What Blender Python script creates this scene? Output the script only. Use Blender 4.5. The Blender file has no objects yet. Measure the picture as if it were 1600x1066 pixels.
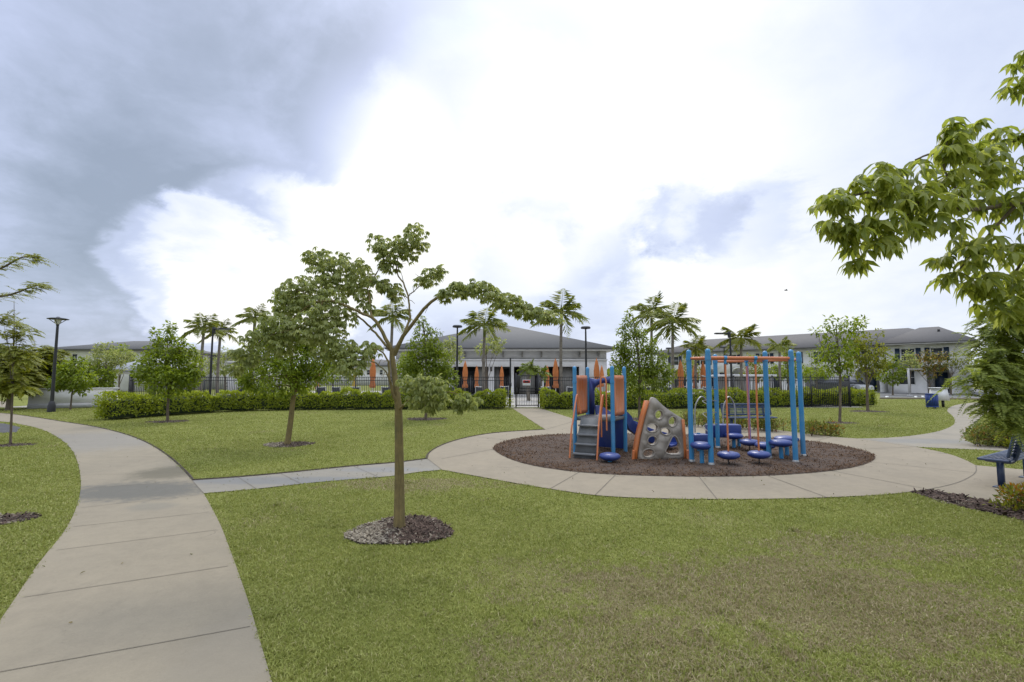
import bpy, bmesh, math
import numpy as np
from mathutils import Vector, Matrix

scene = bpy.context.scene
COL = scene.collection
RNG = np.random.RandomState(11)

# ------------------------------------------------------------------ camera
H, F = 1.75, 740.0                       # eye height (m), focal length in pixels of a 1600 px wide frame
PITCH = math.atan(57.0 / F)
cam_d = bpy.data.cameras.new('camera')
cam_d.sensor_width = 36.0
cam_d.lens = F / 1600.0 * 36.0
cam_d.clip_start, cam_d.clip_end = 0.1, 3000.0
cam = bpy.data.objects.new('camera', cam_d)
cam.location = (0, 0, H)
cam.rotation_euler = (math.radians(90) + PITCH, 0, 0)
COL.objects.link(cam)
scene.camera = cam
CA, SA = math.cos(PITCH), math.sin(PITCH)

def ray(px, py):
    u, v = (px - 800.0) / F, (533.0 - py) / F
    return (u, CA - v * SA, SA + v * CA)
def G(px, py, z=0.0):                    # point of the ground (height z) seen at a pixel
    d = ray(px, py); t = (z - H) / d[2]
    return (d[0] * t, d[1] * t, z)
def P(px, py, Y):                        # point at ground distance Y seen at a pixel
    d = ray(px, py); t = Y / d[1]
    return (d[0] * t, Y, H + d[2] * t)

# ------------------------------------------------------------------ node helpers
class NT:
    def __init__(s, tree): s.t = tree
    def n(s, typ, ins=None, **props):
        nd = s.t.nodes.new(typ)
        for k, v in props.items(): setattr(nd, k, v)
        for k, v in (ins or {}).items():
            sock = nd.inputs[k]
            if hasattr(v, 'is_output'): s.t.links.new(v, sock)
            else: sock.default_value = v
        return nd
    def math(s, op, a, b=0.0, c=0.0, clamp=False):
        nd = s.n('ShaderNodeMath', {0: a, 1: b, 2: c}, operation=op); nd.use_clamp = clamp
        return nd.outputs[0]
    def noise(s, vec, scale, detail=4, rough=0.55, dist=0.0):
        return s.n('ShaderNodeTexNoise', {'Vector': vec, 'Scale': scale, 'Detail': detail, 'Roughness': rough, 'Distortion': dist}).outputs['Fac']
    def mix(s, fac, a, b):
        nd = s.n('ShaderNodeMix', data_type='RGBA')
        for i, v in ((0, fac), (6, a), (7, b)):
            if hasattr(v, 'is_output'): s.t.links.new(v, nd.inputs[i])
            else: nd.inputs[i].default_value = v if i == 0 else (*v[:3], 1)
        return nd.outputs[2]
    def ramp(s, fac, stops, interp='LINEAR'):
        nd = s.n('ShaderNodeValToRGB', {'Fac': fac}); cr = nd.color_ramp; cr.interpolation = interp
        while len(cr.elements) < len(stops): cr.elements.new(0.5)
        for e, (p, c) in zip(cr.elements, stops):
            e.position = p; e.color = (*c[:3], 1) if isinstance(c, (tuple, list)) else (c, c, c, 1)
        return nd.outputs['Color']
    def step(s, v, lo, hi, a=0.0, b=1.0):
        nd = s.n('ShaderNodeMapRange', {'Value': v, 'From Min': lo, 'From Max': hi, 'To Min': a, 'To Max': b}, interpolation_type='SMOOTHSTEP')
        return nd.outputs[0]

# ------------------------------------------------------------------ world: hazy sky behind broken cloud
SUN_EL, SUN_AZ = math.radians(52), math.radians(8)      # azimuth from +Y towards +X
world = bpy.data.worlds.new('World'); scene.world = world; world.use_nodes = True
wt = world.node_tree; wt.nodes.clear(); N = NT(wt)
tc = N.n('ShaderNodeTexCoord').outputs['Generated']
sky = N.n('ShaderNodeTexSky', sky_type='NISHITA', sun_disc=False, sun_elevation=SUN_EL, sun_rotation=SUN_AZ, air_density=1.2, dust_density=2.0).outputs[0]
sep = N.n('ShaderNodeSeparateXYZ', {0: tc})
zz = N.math('ADD', N.math('MAXIMUM', sep.outputs[2], 0.0), 0.34)
plane = N.n('ShaderNodeCombineXYZ', {0: N.math('DIVIDE', sep.outputs[0], zz), 1: N.math('DIVIDE', sep.outputs[1], zz), 2: 0.0}).outputs[0]
n1 = N.noise(plane, 1.15, 9, 0.56, 0.7)
n2 = N.noise(plane, 3.0, 9, 0.58, 0.5)
n3 = N.noise(plane, 6.5, 8, 0.62, 0.25)
warp = N.math('ADD', N.math('MULTIPLY', N.math('SUBTRACT', n1, 0.5), 0.24), N.math('ADD', N.math('MULTIPLY', N.math('SUBTRACT', n2, 0.5), 0.16), N.math('MULTIPLY', N.math('SUBTRACT', n3, 0.5), 0.09)))
BLOBS = [  # direction given by view pixel, radius in degrees, soft edge, weight
    (40, 60, 30, 20, -.20), (330, 215, 12, 9, -.16), (250, 345, 9, 4, -.14), (360, 345, 5, 2.0, -.14), (60, 430, 15, 12, -.14), (150, 500, 9, 8, -.05),
    (760, 280, 15, 2.6, .34), (600, 230, 7, 2.0, .24), (960, 300, 15, 7, .16), (440, 420, 10, 1.4, .46), (580, 390, 9, 3, .22), (1080, 210, 18, 10, .16), (320, 430, 6.5, 1.1, .46),
    (700, 70, 13, 9, -.14), (540, 150, 6, 5, -.08), (1250, 420, 14, 10, .10), (1070, 345, 4.0, 1.5, -.28), (1150, 362, 4.2, 1.8, -.24), (1010, 340, 2.6, 1.2, -.14),
    (850, 440, 10, 4, -.22), (850, 290, 5, 3, -.22), (1480, 90, 13, 9, -.09), (930, 395, 4, 2, -.16), (1150, 480, 5, 2, .14), (620, 540, 8, 5, -.12)]
B = N.math('ADD', 0.655, N.math('MULTIPLY', N.math('SUBTRACT', n1, 0.5), 0.58))
B = N.math('ADD', B, N.math('MULTIPLY', N.math('SUBTRACT', n2, 0.5), 0.40))
B = N.math('ADD', B, N.math('MULTIPLY', N.math('SUBTRACT', n3, 0.5), 0.22))
for (bx, by, r, soft, w) in BLOBS:
    c = Vector(ray(bx, by)).normalized()
    dot = N.n('ShaderNodeVectorMath', {0: tc, 1: tuple(c)}, operation='DOT_PRODUCT').outputs['Value']
    ang = N.math('ADD', N.math('ARCCOSINE', N.math('MINIMUM', dot, 1.0)), warp)
    m = N.step(ang, math.radians(r + soft), math.radians(max(r - soft, 0.3)))
    B = N.math('MULTIPLY_ADD', m, w, B)
cloud = N.ramp(B, [(0.0, (.30, .355, .455)), (.22, (.385, .445, .575)), (.46, (.54, .605, .81)), (.62, (.67, .735, .89)), (.80, (.81, .85, .90)), (1.0, (.97, .965, .96))])
zen = N.step(sep.outputs[2], .55, .95, 1.0, 2.7)       # overcast brightest overhead; boost added there, mostly unseen, to light the ground
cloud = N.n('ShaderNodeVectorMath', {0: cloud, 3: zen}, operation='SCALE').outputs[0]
gap = N.math('MULTIPLY', N.step(B, .75, .45), 0.16)
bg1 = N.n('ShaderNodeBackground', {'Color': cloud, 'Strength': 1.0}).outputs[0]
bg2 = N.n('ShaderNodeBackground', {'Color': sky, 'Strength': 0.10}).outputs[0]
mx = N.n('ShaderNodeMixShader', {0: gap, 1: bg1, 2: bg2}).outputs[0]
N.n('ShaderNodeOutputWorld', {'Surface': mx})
world.cycles.sampling_method = 'MANUAL'; world.cycles.sample_map_resolution = 512

sun_d = bpy.data.lights.new('sun', 'SUN'); sun_d.energy = 1.5; sun_d.angle = math.radians(14); sun_d.color = (1, .94, .84)
sun = bpy.data.objects.new('sun', sun_d); COL.objects.link(sun)
sdir = Vector((math.sin(SUN_AZ) * math.cos(SUN_EL), math.cos(SUN_AZ) * math.cos(SUN_EL), math.sin(SUN_EL)))
sun.rotation_euler = (-sdir).to_track_quat('-Z', 'Y').to_euler(); sun.location = (0, 0, 30)

vs = scene.view_settings
scene.display_settings.display_device = 'sRGB'
vs.view_transform = 'Standard'; vs.look = 'None'; vs.exposure = 0.20; vs.gamma = 1.0; vs.use_curve_mapping = False
scene.cycles.max_bounces = 6; scene.cycles.transparent_max_bounces = 6
scene.cycles.use_denoising = True

# ------------------------------------------------------------------ materials
def newmat(name):
    m = bpy.data.materials.new(name); m.use_nodes = True
    t = m.node_tree; t.nodes.clear(); N = NT(t)
    out = N.n('ShaderNodeOutputMaterial')
    return m, N, out
def pmat(name, c1, c2=None, scale=3.0, rough=0.6, bump=0.0, bscale=40.0, metal=0.0, spec=0.5, coat=0.0):
    m, N, out = newmat(name)
    co = N.n('ShaderNodeTexCoord').outputs['Object']
    c2 = c2 or tuple(x * 0.82 for x in c1)
    f = N.noise(co, scale, 6, .6)
    colr = N.mix(N.step(f, .32, .68), c1, c2)
    rr = N.math('ADD', rough - .06, N.math('MULTIPLY', N.noise(co, scale * 4, 3), .12))
    b = N.n('ShaderNodeBsdfPrincipled', {'Base Color': colr, 'Roughness': rr, 'Metallic': metal, 'Specular IOR Level': spec, 'Coat Weight': coat})
    if bump:
        bp = N.n('ShaderNodeBump', {'Height': N.noise(co, bscale, 5, .6), 'Strength': bump, 'Distance': .02})
        N.t.links.new(bp.outputs[0], b.inputs['Normal'])
    N.t.links.new(b.outputs[0], out.inputs[0])
    return m
def scuffed(name, c, rough, fade=.25, coat=.1):
    m, N, out = newmat(name)
    co = N.n('ShaderNodeTexCoord').outputs['Object']; sp = N.n('ShaderNodeSeparateXYZ', {0: co})
    grey = sum(c) / 3 + .12; fd = tuple(a * .6 + grey * .4 for a in c)
    k = N.math('MULTIPLY', N.step(N.noise(co, 2.4, 6, .7), .42, .66), fade)
    k2 = N.math('MULTIPLY', N.step(N.noise(co, 26, 5, .75, .4), .63, .70), .55)
    col = N.mix(k2, N.mix(k, c, fd), tuple(a * .45 for a in c))
    b = N.n('ShaderNodeBsdfPrincipled', {'Base Color': col, 'Roughness': N.math('ADD', rough, N.math('MULTIPLY', k2, .4)), 'Coat Weight': coat})
    bp = N.n('ShaderNodeBump', {'Height': N.noise(co, 90, 3, .6), 'Strength': .08, 'Distance': .01})
    N.t.links.new(bp.outputs[0], b.inputs['Normal']); N.t.links.new(b.outputs[0], out.inputs[0]); return m
def leafmat(name, cols, trans=0.35, rough=0.5, spec=0.35):
    m, N, out = newmat(name)
    geo = N.n('ShaderNodeNewGeometry'); rnd = geo.outputs['Random Per Island']
    co = N.n('ShaderNodeTexCoord').outputs['Object']
    f = N.math('ADD', N.math('MULTIPLY', rnd, .62), N.math('MULTIPLY', N.noise(co, 1.7, 2), .40))
    stops = [(i / (len(cols) - 1) * .8 + .1, c) for i, c in enumerate(cols)]
    colr = N.ramp(f, stops)
    b = N.n('ShaderNodeBsdfPrincipled', {'Base Color': colr, 'Roughness': rough, 'Specular IOR Level': spec})
    tcol = N.n('ShaderNodeHueSaturation', {'Color': colr, 'Saturation': 1.1, 'Value': 1.35, 'Hue': .49}).outputs[0]
    tr = N.n('ShaderNodeBsdfTranslucent', {'Color': tcol})
    ms = N.n('ShaderNodeMixShader', {0: trans, 1: b.outputs[0], 2: tr.outputs[0]})
    N.t.links.new(ms.outputs[0], out.inputs[0])
    return m

DRY = [(2.2, 3.9, 1.9, .95, .78), (0.8, 3.1, 1.0, .6, .58), (3.5, 5.0, 1.2, .55, .62), (-1.6, 7.9, 1.6, .5, .6), (1.3, 2.4, 1.6, .5, .5), (.3, 4.2, .8, .5, .35),
       (5.2, 4.2, .9, .7, .5), (3.2, 2.6, 1.4, .6, .7)]
def turf_color(N, rnd=None):
    co = N.n('ShaderNodeTexCoord').outputs['Object']
    sp = N.n('ShaderNodeSeparateXYZ', {0: co})
    nb = N.noise(co, .9, 6, .68); ns = N.noise(co, 5.0, 4, .6)
    d = N.math('MULTIPLY', N.step(N.noise(co, .55, 5, .6, .5), .56, .74), .35)
    for (x, y, rx, ry, w) in DRY:
        dx = N.math('DIVIDE', N.math('SUBTRACT', sp.outputs[0], x), rx)
        dy = N.math('DIVIDE', N.math('SUBTRACT', sp.outputs[1], y), ry)
        r = N.math('SQRT', N.math('ADD', N.math('MULTIPLY', dx, dx), N.math('MULTIPLY', dy, dy)))
        r = N.math('ADD', r, N.math('MULTIPLY', N.math('SUBTRACT', nb, .5), 2.7))
        r = N.math('ADD', r, N.math('MULTIPLY', N.math('SUBTRACT', ns, .5), 1.9))
        d = N.math('MAXIMUM', d, N.step(r, 1.25, .55, 0, w))
    g = N.math('ADD', N.math('MULTIPLY', nb, .42), N.math('ADD', N.math('MULTIPLY', ns, .33), N.math('MULTIPLY', N.noise(co, 14.0, 3), .25)))
    if rnd is not None: g = N.math('ADD', N.math('MULTIPLY', g, .74), N.math('MULTIPLY', rnd, .26))
    green = N.ramp(g, [(.24, (.180, .212, .042)), (.45, (.262, .288, .066)), (.62, (.342, .358, .098)), (.80, (.44, .43, .145))])
    tan = N.ramp(g, [(.25, (.23, .185, .095)), (.55, (.36, .30, .165)), (.85, (.52, .45, .28))])
    if rnd is not None: d = N.math('MULTIPLY', N.step(N.math('ADD', d, N.math('MULTIPLY', N.math('SUBTRACT', rnd, .5), 1.15)), .30, .80), 1.0)
    return N.mix(d, green, tan), co, d

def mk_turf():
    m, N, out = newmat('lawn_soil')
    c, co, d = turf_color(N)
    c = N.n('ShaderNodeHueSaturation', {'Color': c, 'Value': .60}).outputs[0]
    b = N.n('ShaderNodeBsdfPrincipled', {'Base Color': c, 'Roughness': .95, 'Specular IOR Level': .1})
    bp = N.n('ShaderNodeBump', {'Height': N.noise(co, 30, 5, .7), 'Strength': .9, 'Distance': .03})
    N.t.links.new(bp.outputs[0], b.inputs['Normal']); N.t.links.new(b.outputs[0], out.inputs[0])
    m2, N, out = newmat('grass_blades')
    rnd = N.n('ShaderNodeNewGeometry').outputs['Random Per Island']
    c, co, d = turf_color(N, rnd)
    b = N.n('ShaderNodeBsdfPrincipled', {'Base Color': c, 'Roughness': .55, 'Specular IOR Level': .25})
    tr = N.n('ShaderNodeBsdfTranslucent', {'Color': c})
    ms = N.n('ShaderNodeMixShader', {0: .3, 1: b.outputs[0], 2: tr.outputs[0]})
    N.t.links.new(ms.outputs[0], out.inputs[0])
    return m, m2
M_turf, M_blade = mk_turf()

def mk_concrete(name, c1, c2, stains=()):
    m, N, out = newmat(name)
    co = N.n('ShaderNodeTexCoord').outputs['Object']; sp = N.n('ShaderNodeSeparateXYZ', {0: co})
    big = N.noise(co, .8, 6, .65); fine = N.noise(co, 60, 4, .6); mid = N.noise(co, 6, 5, .7)
    c = N.mix(N.step(N.math('ADD', N.math('MULTIPLY', big, .65), N.math('MULTIPLY', mid, .35)), .33, .66), c1, c2)
    c = N.mix(N.math('MULTIPLY', N.step(fine, .35, .75), .16), c, tuple(x * .55 for x in c1))
    c = N.mix(N.math('MULTIPLY', N.step(N.noise(co, 1.7, 8, .75, .6), .54, .74), .5), c, tuple(x * .62 for x in c1))
    c = N.mix(N.math('MULTIPLY', N.step(N.noise(co, 11, 6, .8, .3), .62, .72), .45), c, tuple(x * .5 for x in c1))
    c = N.mix(N.math('MULTIPLY', N.step(N.noise(co, 2.6, 7, .8, 1.2), .60, .72), .28), c, tuple(min(1, x * 1.35) for x in c1))
    rough = N.math('ADD', .72, N.math('MULTIPLY', mid, .2))
    for (x, y, rx, ry, col, w) in stains:
        dx = N.math('DIVIDE', N.math('SUBTRACT', sp.outputs[0], x), rx); dy = N.math('DIVIDE', N.math('SUBTRACT', sp.outputs[1], y), ry)
        r = N.math('SQRT', N.math('ADD', N.math('MULTIPLY', dx, dx), N.math('MULTIPLY', dy, dy)))
        r = N.math('ADD', r, N.math('MULTIPLY', N.math('SUBTRACT', mid, .5), 1.3))
        k = N.step(r, 1.15, .5, 0, w)
        c = N.mix(k, c, col); rough = N.math('SUBTRACT', rough, N.math('MULTIPLY', k, .04))
    wv = N.n('ShaderNodeVectorMath', {0: co, 1: N.n('ShaderNodeVectorMath', {0: N.n('ShaderNodeTexNoise', {'Vector': co, 'Scale': 2.2, 'Detail': 5}).outputs['Color'], 3: .55}, operation='SCALE').outputs[0]}, operation='ADD').outputs[0]
    vor = N.n('ShaderNodeTexVoronoi', {'Vector': wv, 'Scale': .42}, feature='DISTANCE_TO_EDGE').outputs['Distance']
    ck = N.math('MULTIPLY', N.step(vor, .0035, .001), N.step(N.noise(co, .5, 2), .54, .60))
    c = N.mix(N.math('MULTIPLY', ck, .75), c, tuple(x * .4 for x in c1))
    b = N.n('ShaderNodeBsdfPrincipled', {'Base Color': c, 'Roughness': rough, 'Specular IOR Level': .4})
    bp = N.n('ShaderNodeBump', {'Height': N.math('ADD', fine, N.math('MULTIPLY', mid, .6)), 'Strength': .25, 'Distance': .01})
    N.t.links.new(bp.outputs[0], b.inputs['Normal']); N.t.links.new(b.outputs[0], out.inputs[0])
    return m
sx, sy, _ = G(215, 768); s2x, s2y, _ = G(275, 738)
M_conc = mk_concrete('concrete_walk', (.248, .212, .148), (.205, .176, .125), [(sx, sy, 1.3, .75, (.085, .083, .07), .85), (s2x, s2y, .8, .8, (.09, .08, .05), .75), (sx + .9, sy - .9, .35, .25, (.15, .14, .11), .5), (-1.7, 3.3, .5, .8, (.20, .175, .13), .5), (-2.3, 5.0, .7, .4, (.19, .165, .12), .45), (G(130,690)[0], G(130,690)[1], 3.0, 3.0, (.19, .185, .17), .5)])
x1, y1, _ = G(450, 752); x2, y2, _ = G(600, 735)
M_conc2 = mk_concrete('concrete_grey', (.225, .205, .162), (.185, .170, .138), [(x1, y1, 2.2, .35, (.13, .135, .135), .7), (x2, y2, 1.0, .3, (.16, .165, .165), .6)])
M_conc3 = mk_concrete('concrete_ring', (.25, .21, .146), (.208, .176, .124))
M_deck = mk_concrete('pool_deck', (.36, .34, .30), (.31, .295, .265))
M_asph = pmat('asphalt', (.06, .06, .062), (.045, .045, .047), 2, .85, .4, 80)
M_road = pmat('road', (.13, .13, .128), (.105, .105, .104), 1, .85, .3, 60)
M_joint = pmat('joint', (.15, .128, .095), (.11, .095, .07), 4, .95)
M_soil = pmat('soil', (.080, .062, .04), (.04, .03, .022), 6, .95, .6, 30)
M_mulchbase = pmat('mulch_base', (.075, .047, .03), (.045, .029, .02), 7, .95, .9, 26)
M_chip = leafmat('mulch_chip', [(.040, .021, .010), (.072, .039, .019), (.102, .058, .030), (.15, .09, .05)], 0.0, .85, .2)
M_dchip = leafmat('dark_mulch_chip', [(.024, .016, .013), (.05, .033, .025), (.085, .056, .042), (.13, .09, .07)], 0.0, .8, .2)
M_stone = leafmat('limestone_chip', [(.12, .10, .07), (.19, .16, .115), (.27, .235, .175), (.40, .36, .29)], 0.0, .85, .2)
def barkmat(name, c1, c2, c3):
    m, N, out = newmat(name)
    co = N.n('ShaderNodeTexCoord').outputs['Object']
    st = N.n('ShaderNodeMapping', {'Vector': co, 'Scale': (1, 1, .12)}).outputs[0]; rg = N.n('ShaderNodeMapping', {'Vector': co, 'Scale': (.25, .25, 1)}).outputs[0]
    f = N.math('ADD', N.math('MULTIPLY', N.noise(st, 55, 6, .7), .6), N.math('MULTIPLY', N.noise(co, 7, 5, .65), .4))
    c = N.mix(N.step(f, .36, .64), c1, c2)
    c = N.mix(N.math('MULTIPLY', N.step(N.noise(co, 3.2, 6, .7, .5), .52, .68), .7), c, c3)
    c = N.mix(N.math('MULTIPLY', N.step(N.noise(rg, 28, 4, .7), .6, .72), .45), c, tuple(x * .45 for x in c1))
    b = N.n('ShaderNodeBsdfPrincipled', {'Base Color': c, 'Roughness': .85, 'Specular IOR Level': .25})
    bp = N.n('ShaderNodeBump', {'Height': N.math('ADD', f, N.math('MULTIPLY', N.noise(rg, 28, 4, .7), .5)), 'Strength': .7, 'Distance': .02})
    N.t.links.new(bp.outputs[0], b.inputs['Normal']); N.t.links.new(b.outputs[0], out.inputs[0]); return m
M_bark_y = barkmat('young_bark', (.24, .185, .075), (.135, .105, .05), (.15, .15, .065))
M_bark = barkmat('grey_brown_bark', (.17, .135, .095), (.085, .066, .05), (.14, .13, .10))
M_palmbark = pmat('palm_bark', (.22, .19, .15), (.13, .11, .09), 6, .85, .6, 20)
M_lf_main = leafmat('palmate_leaf', [(.155, .19, .055), (.235, .275, .085), (.31, .345, .12), (.40, .42, .17)], 0.57, .42)
M_lf_glossy = leafmat('glossy_leaf', [(.08, .118, .012), (.15, .205, .021), (.22, .285, .036), (.31, .38, .065)], 0.5, .38)
M_lf_dark = leafmat('dark_leaf', [(.07, .105, .012), (.13, .18, .02), (.19, .245, .032), (.26, .32, .055)], 0.48, .42)
M_lf_yellow = leafmat('yellow_green_leaf', [(.09, .115, .012), (.16, .185, .020), (.23, .245, .036), (.30, .30, .055)], 0.45, .5)
M_lf_orange = leafmat('turning_leaf', [(.07, .09, .018), (.12, .14, .028), (.23, .18, .035), (.38, .21, .04)], .35, .5)
M_lf_feather = leafmat('feathery_leaf', [(.10, .14, .022), (.175, .22, .038), (.25, .30, .055), (.36, .39, .09)], 0.55, .5)
M_lf_near = leafmat('broad_leaf', [(.125, .165, .030), (.215, .26, .050), (.30, .34, .075), (.40, .43, .12)], 0.58, .42)
M_palm = leafmat('palm_frond', [(.10, .13, .022), (.17, .21, .036), (.25, .28, .058), (.36, .36, .10)], 0.48, .42)
M_hedge = leafmat('hedge_leaf', [(.125, .165, .016), (.21, .26, .026), (.30, .355, .042), (.40, .43, .075)], 0.5, .4)
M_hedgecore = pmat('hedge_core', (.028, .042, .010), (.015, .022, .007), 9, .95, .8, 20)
M_ixora = leafmat('flowering_leaf', [(.05, .085, .015), (.10, .14, .022), (.16, .18, .03), (.20, .17, .035), (.40, .13, .04)], 0.35, .45)
M_ixora2 = leafmat('orange_flowering_leaf', [(.08, .12, .018), (.17, .21, .03), (.26, .26, .04), (.36, .20, .035), (.48, .13, .04)], .35, .45)
M_twig = pmat('twig', (.10, .07, .045), None, 9, .9)
M_black = pmat('black_paint', (.018, .018, .02), (.012, .012, .013), 5, .45)
M_white = pmat('white_stucco', (.66, .65, .63), (.58, .57, .555), 1.2, .85, .25, 30)
M_whitem = pmat('white_metal', (.66, .66, .65), (.58, .58, .57), 3, .4)
M_band = pmat('grey_stucco', (.47, .465, .455), (.40, .395, .385), 1.2, .85, .2, 30)
M_tan = pmat('tan_panel', (.26, .25, .225), (.20, .195, .175), 2, .7)
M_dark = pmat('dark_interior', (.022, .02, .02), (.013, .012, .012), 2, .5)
M_navydoor = pmat('navy_paint', (.022, .040, .075), (.016, .03, .058), 4, .45)
M_umb = pmat('orange_canvas', (.56, .19, .055), (.46, .145, .04), 5, .85, .3, 25)
M_umb2 = pmat('yellow_canvas', (.62, .42, .05), (.52, .34, .04), 5, .85)
M_sling = pmat('charcoal_sling', (.045, .048, .055), (.03, .032, .037), 6, .7)
M_blue = scuffed('sky_blue_paint', (.030, .215, .43), 0.36, 0.3)
M_navy = scuffed('navy_plastic', (.016, .040, .19), 0.42, 0.35)
M_navym = scuffed('navy_metal', (.014, .034, .085), 0.4, 0.3)
M_orange = scuffed('orange_plastic', (.50, .145, .030), 0.5, 0.35)
M_orangep = scuffed('orange_paint', (.55, .165, .05), 0.4, 0.3)
M_violet = pmat('violet_paint', (.30, .20, .42), (.25, .16, .36), 4, .4)
M_pink = pmat('faded_red_paint', (.52, .20, .17), (.45, .16, .14), 4, .45)
M_greyp = scuffed('grey_plastic', (.30, .265, .22), 0.65, 0.15)
M_greyd = pmat('grey_deck', (.135, .14, .14), (.115, .12, .12), 5, .7, .3, 50)
M_greyd2 = pmat('grey_tread', (.165, .168, .168), (.14, .143, .143), 5, .65)
M_galvd = pmat('weathered_steel', (.20, .20, .19), (.15, .15, .145), 6, .55, 0, 40, .4)
M_galv = pmat('galvanised', (.42, .42, .40), (.34, .34, .33), 6, .45, 0, 40, .6)
M_tyre = pmat('tyre_rubber', (.02, .02, .02), None, 5, .8)
M_carw = pmat('white_car_paint', (.50, .51, .52), (.45, .46, .47), 2, .25, 0, 40, 0, .5, .6)
M_card = pmat('dark_car_paint', (.035, .04, .05), (.03, .034, .042), 2, .25, 0, 40, 0, .5, .6)
M_signred = pmat('sign_red', (.45, .03, .025), None, 6, .5)
M_can = pmat('blue_slats', (.020, .055, .24), (.015, .042, .19), 5, .42)
def mk_glass():
    m, N, out = newmat('window_glass')
    co = N.n('ShaderNodeTexCoord').outputs['Object']
    c = N.mix(N.noise(co, .8, 3), (.03, .034, .042), (.085, .09, .10))
    b = N.n('ShaderNodeBsdfPrincipled', {'Base Color': c, 'Roughness': .12, 'Specular IOR Level': .6})
    N.t.links.new(b.outputs[0], out.inputs[0]); return m
M_glass = mk_glass()
def mk_roof(name, c1, c2):
    m, N, out = newmat(name)
    co = N.n('ShaderNodeTexCoord').outputs['Object']
    sp = N.n('ShaderNodeSeparateXYZ', {0: co})
    w = N.math('FRACT', N.math('MULTIPLY', sp.outputs[2], 7.0))
    c = N.mix(N.noise(co, 1.3, 6, .7), c1, c2)
    c = N.mix(N.step(w, .0, .25, .45, 0), c, tuple(x * .5 for x in c1))
    c = N.mix(N.math('MULTIPLY', N.noise(co, 14, 3, .7), .35), c, tuple(x * .6 for x in c1))
    b = N.n('ShaderNodeBsdfPrincipled', {'Base Color': c, 'Roughness': .8, 'Specular IOR Level': .3})
    bp = N.n('ShaderNodeBump', {'Height': w, 'Strength': .5, 'Distance': .04})
    N.t.links.new(bp.outputs[0], b.inputs['Normal']); N.t.links.new(b.outputs[0], out.inputs[0]); return m
M_roof = mk_roof('grey_roof_tile', (.145, .143, .138), (.112, .110, .106))
M_roof2 = mk_roof('brown_grey_roof_tile', (.135, .128, .122), (.105, .099, .095))
M_roof3 = mk_roof('pale_metal_roof', (.36, .37, .39), (.30, .31, .33))

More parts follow.
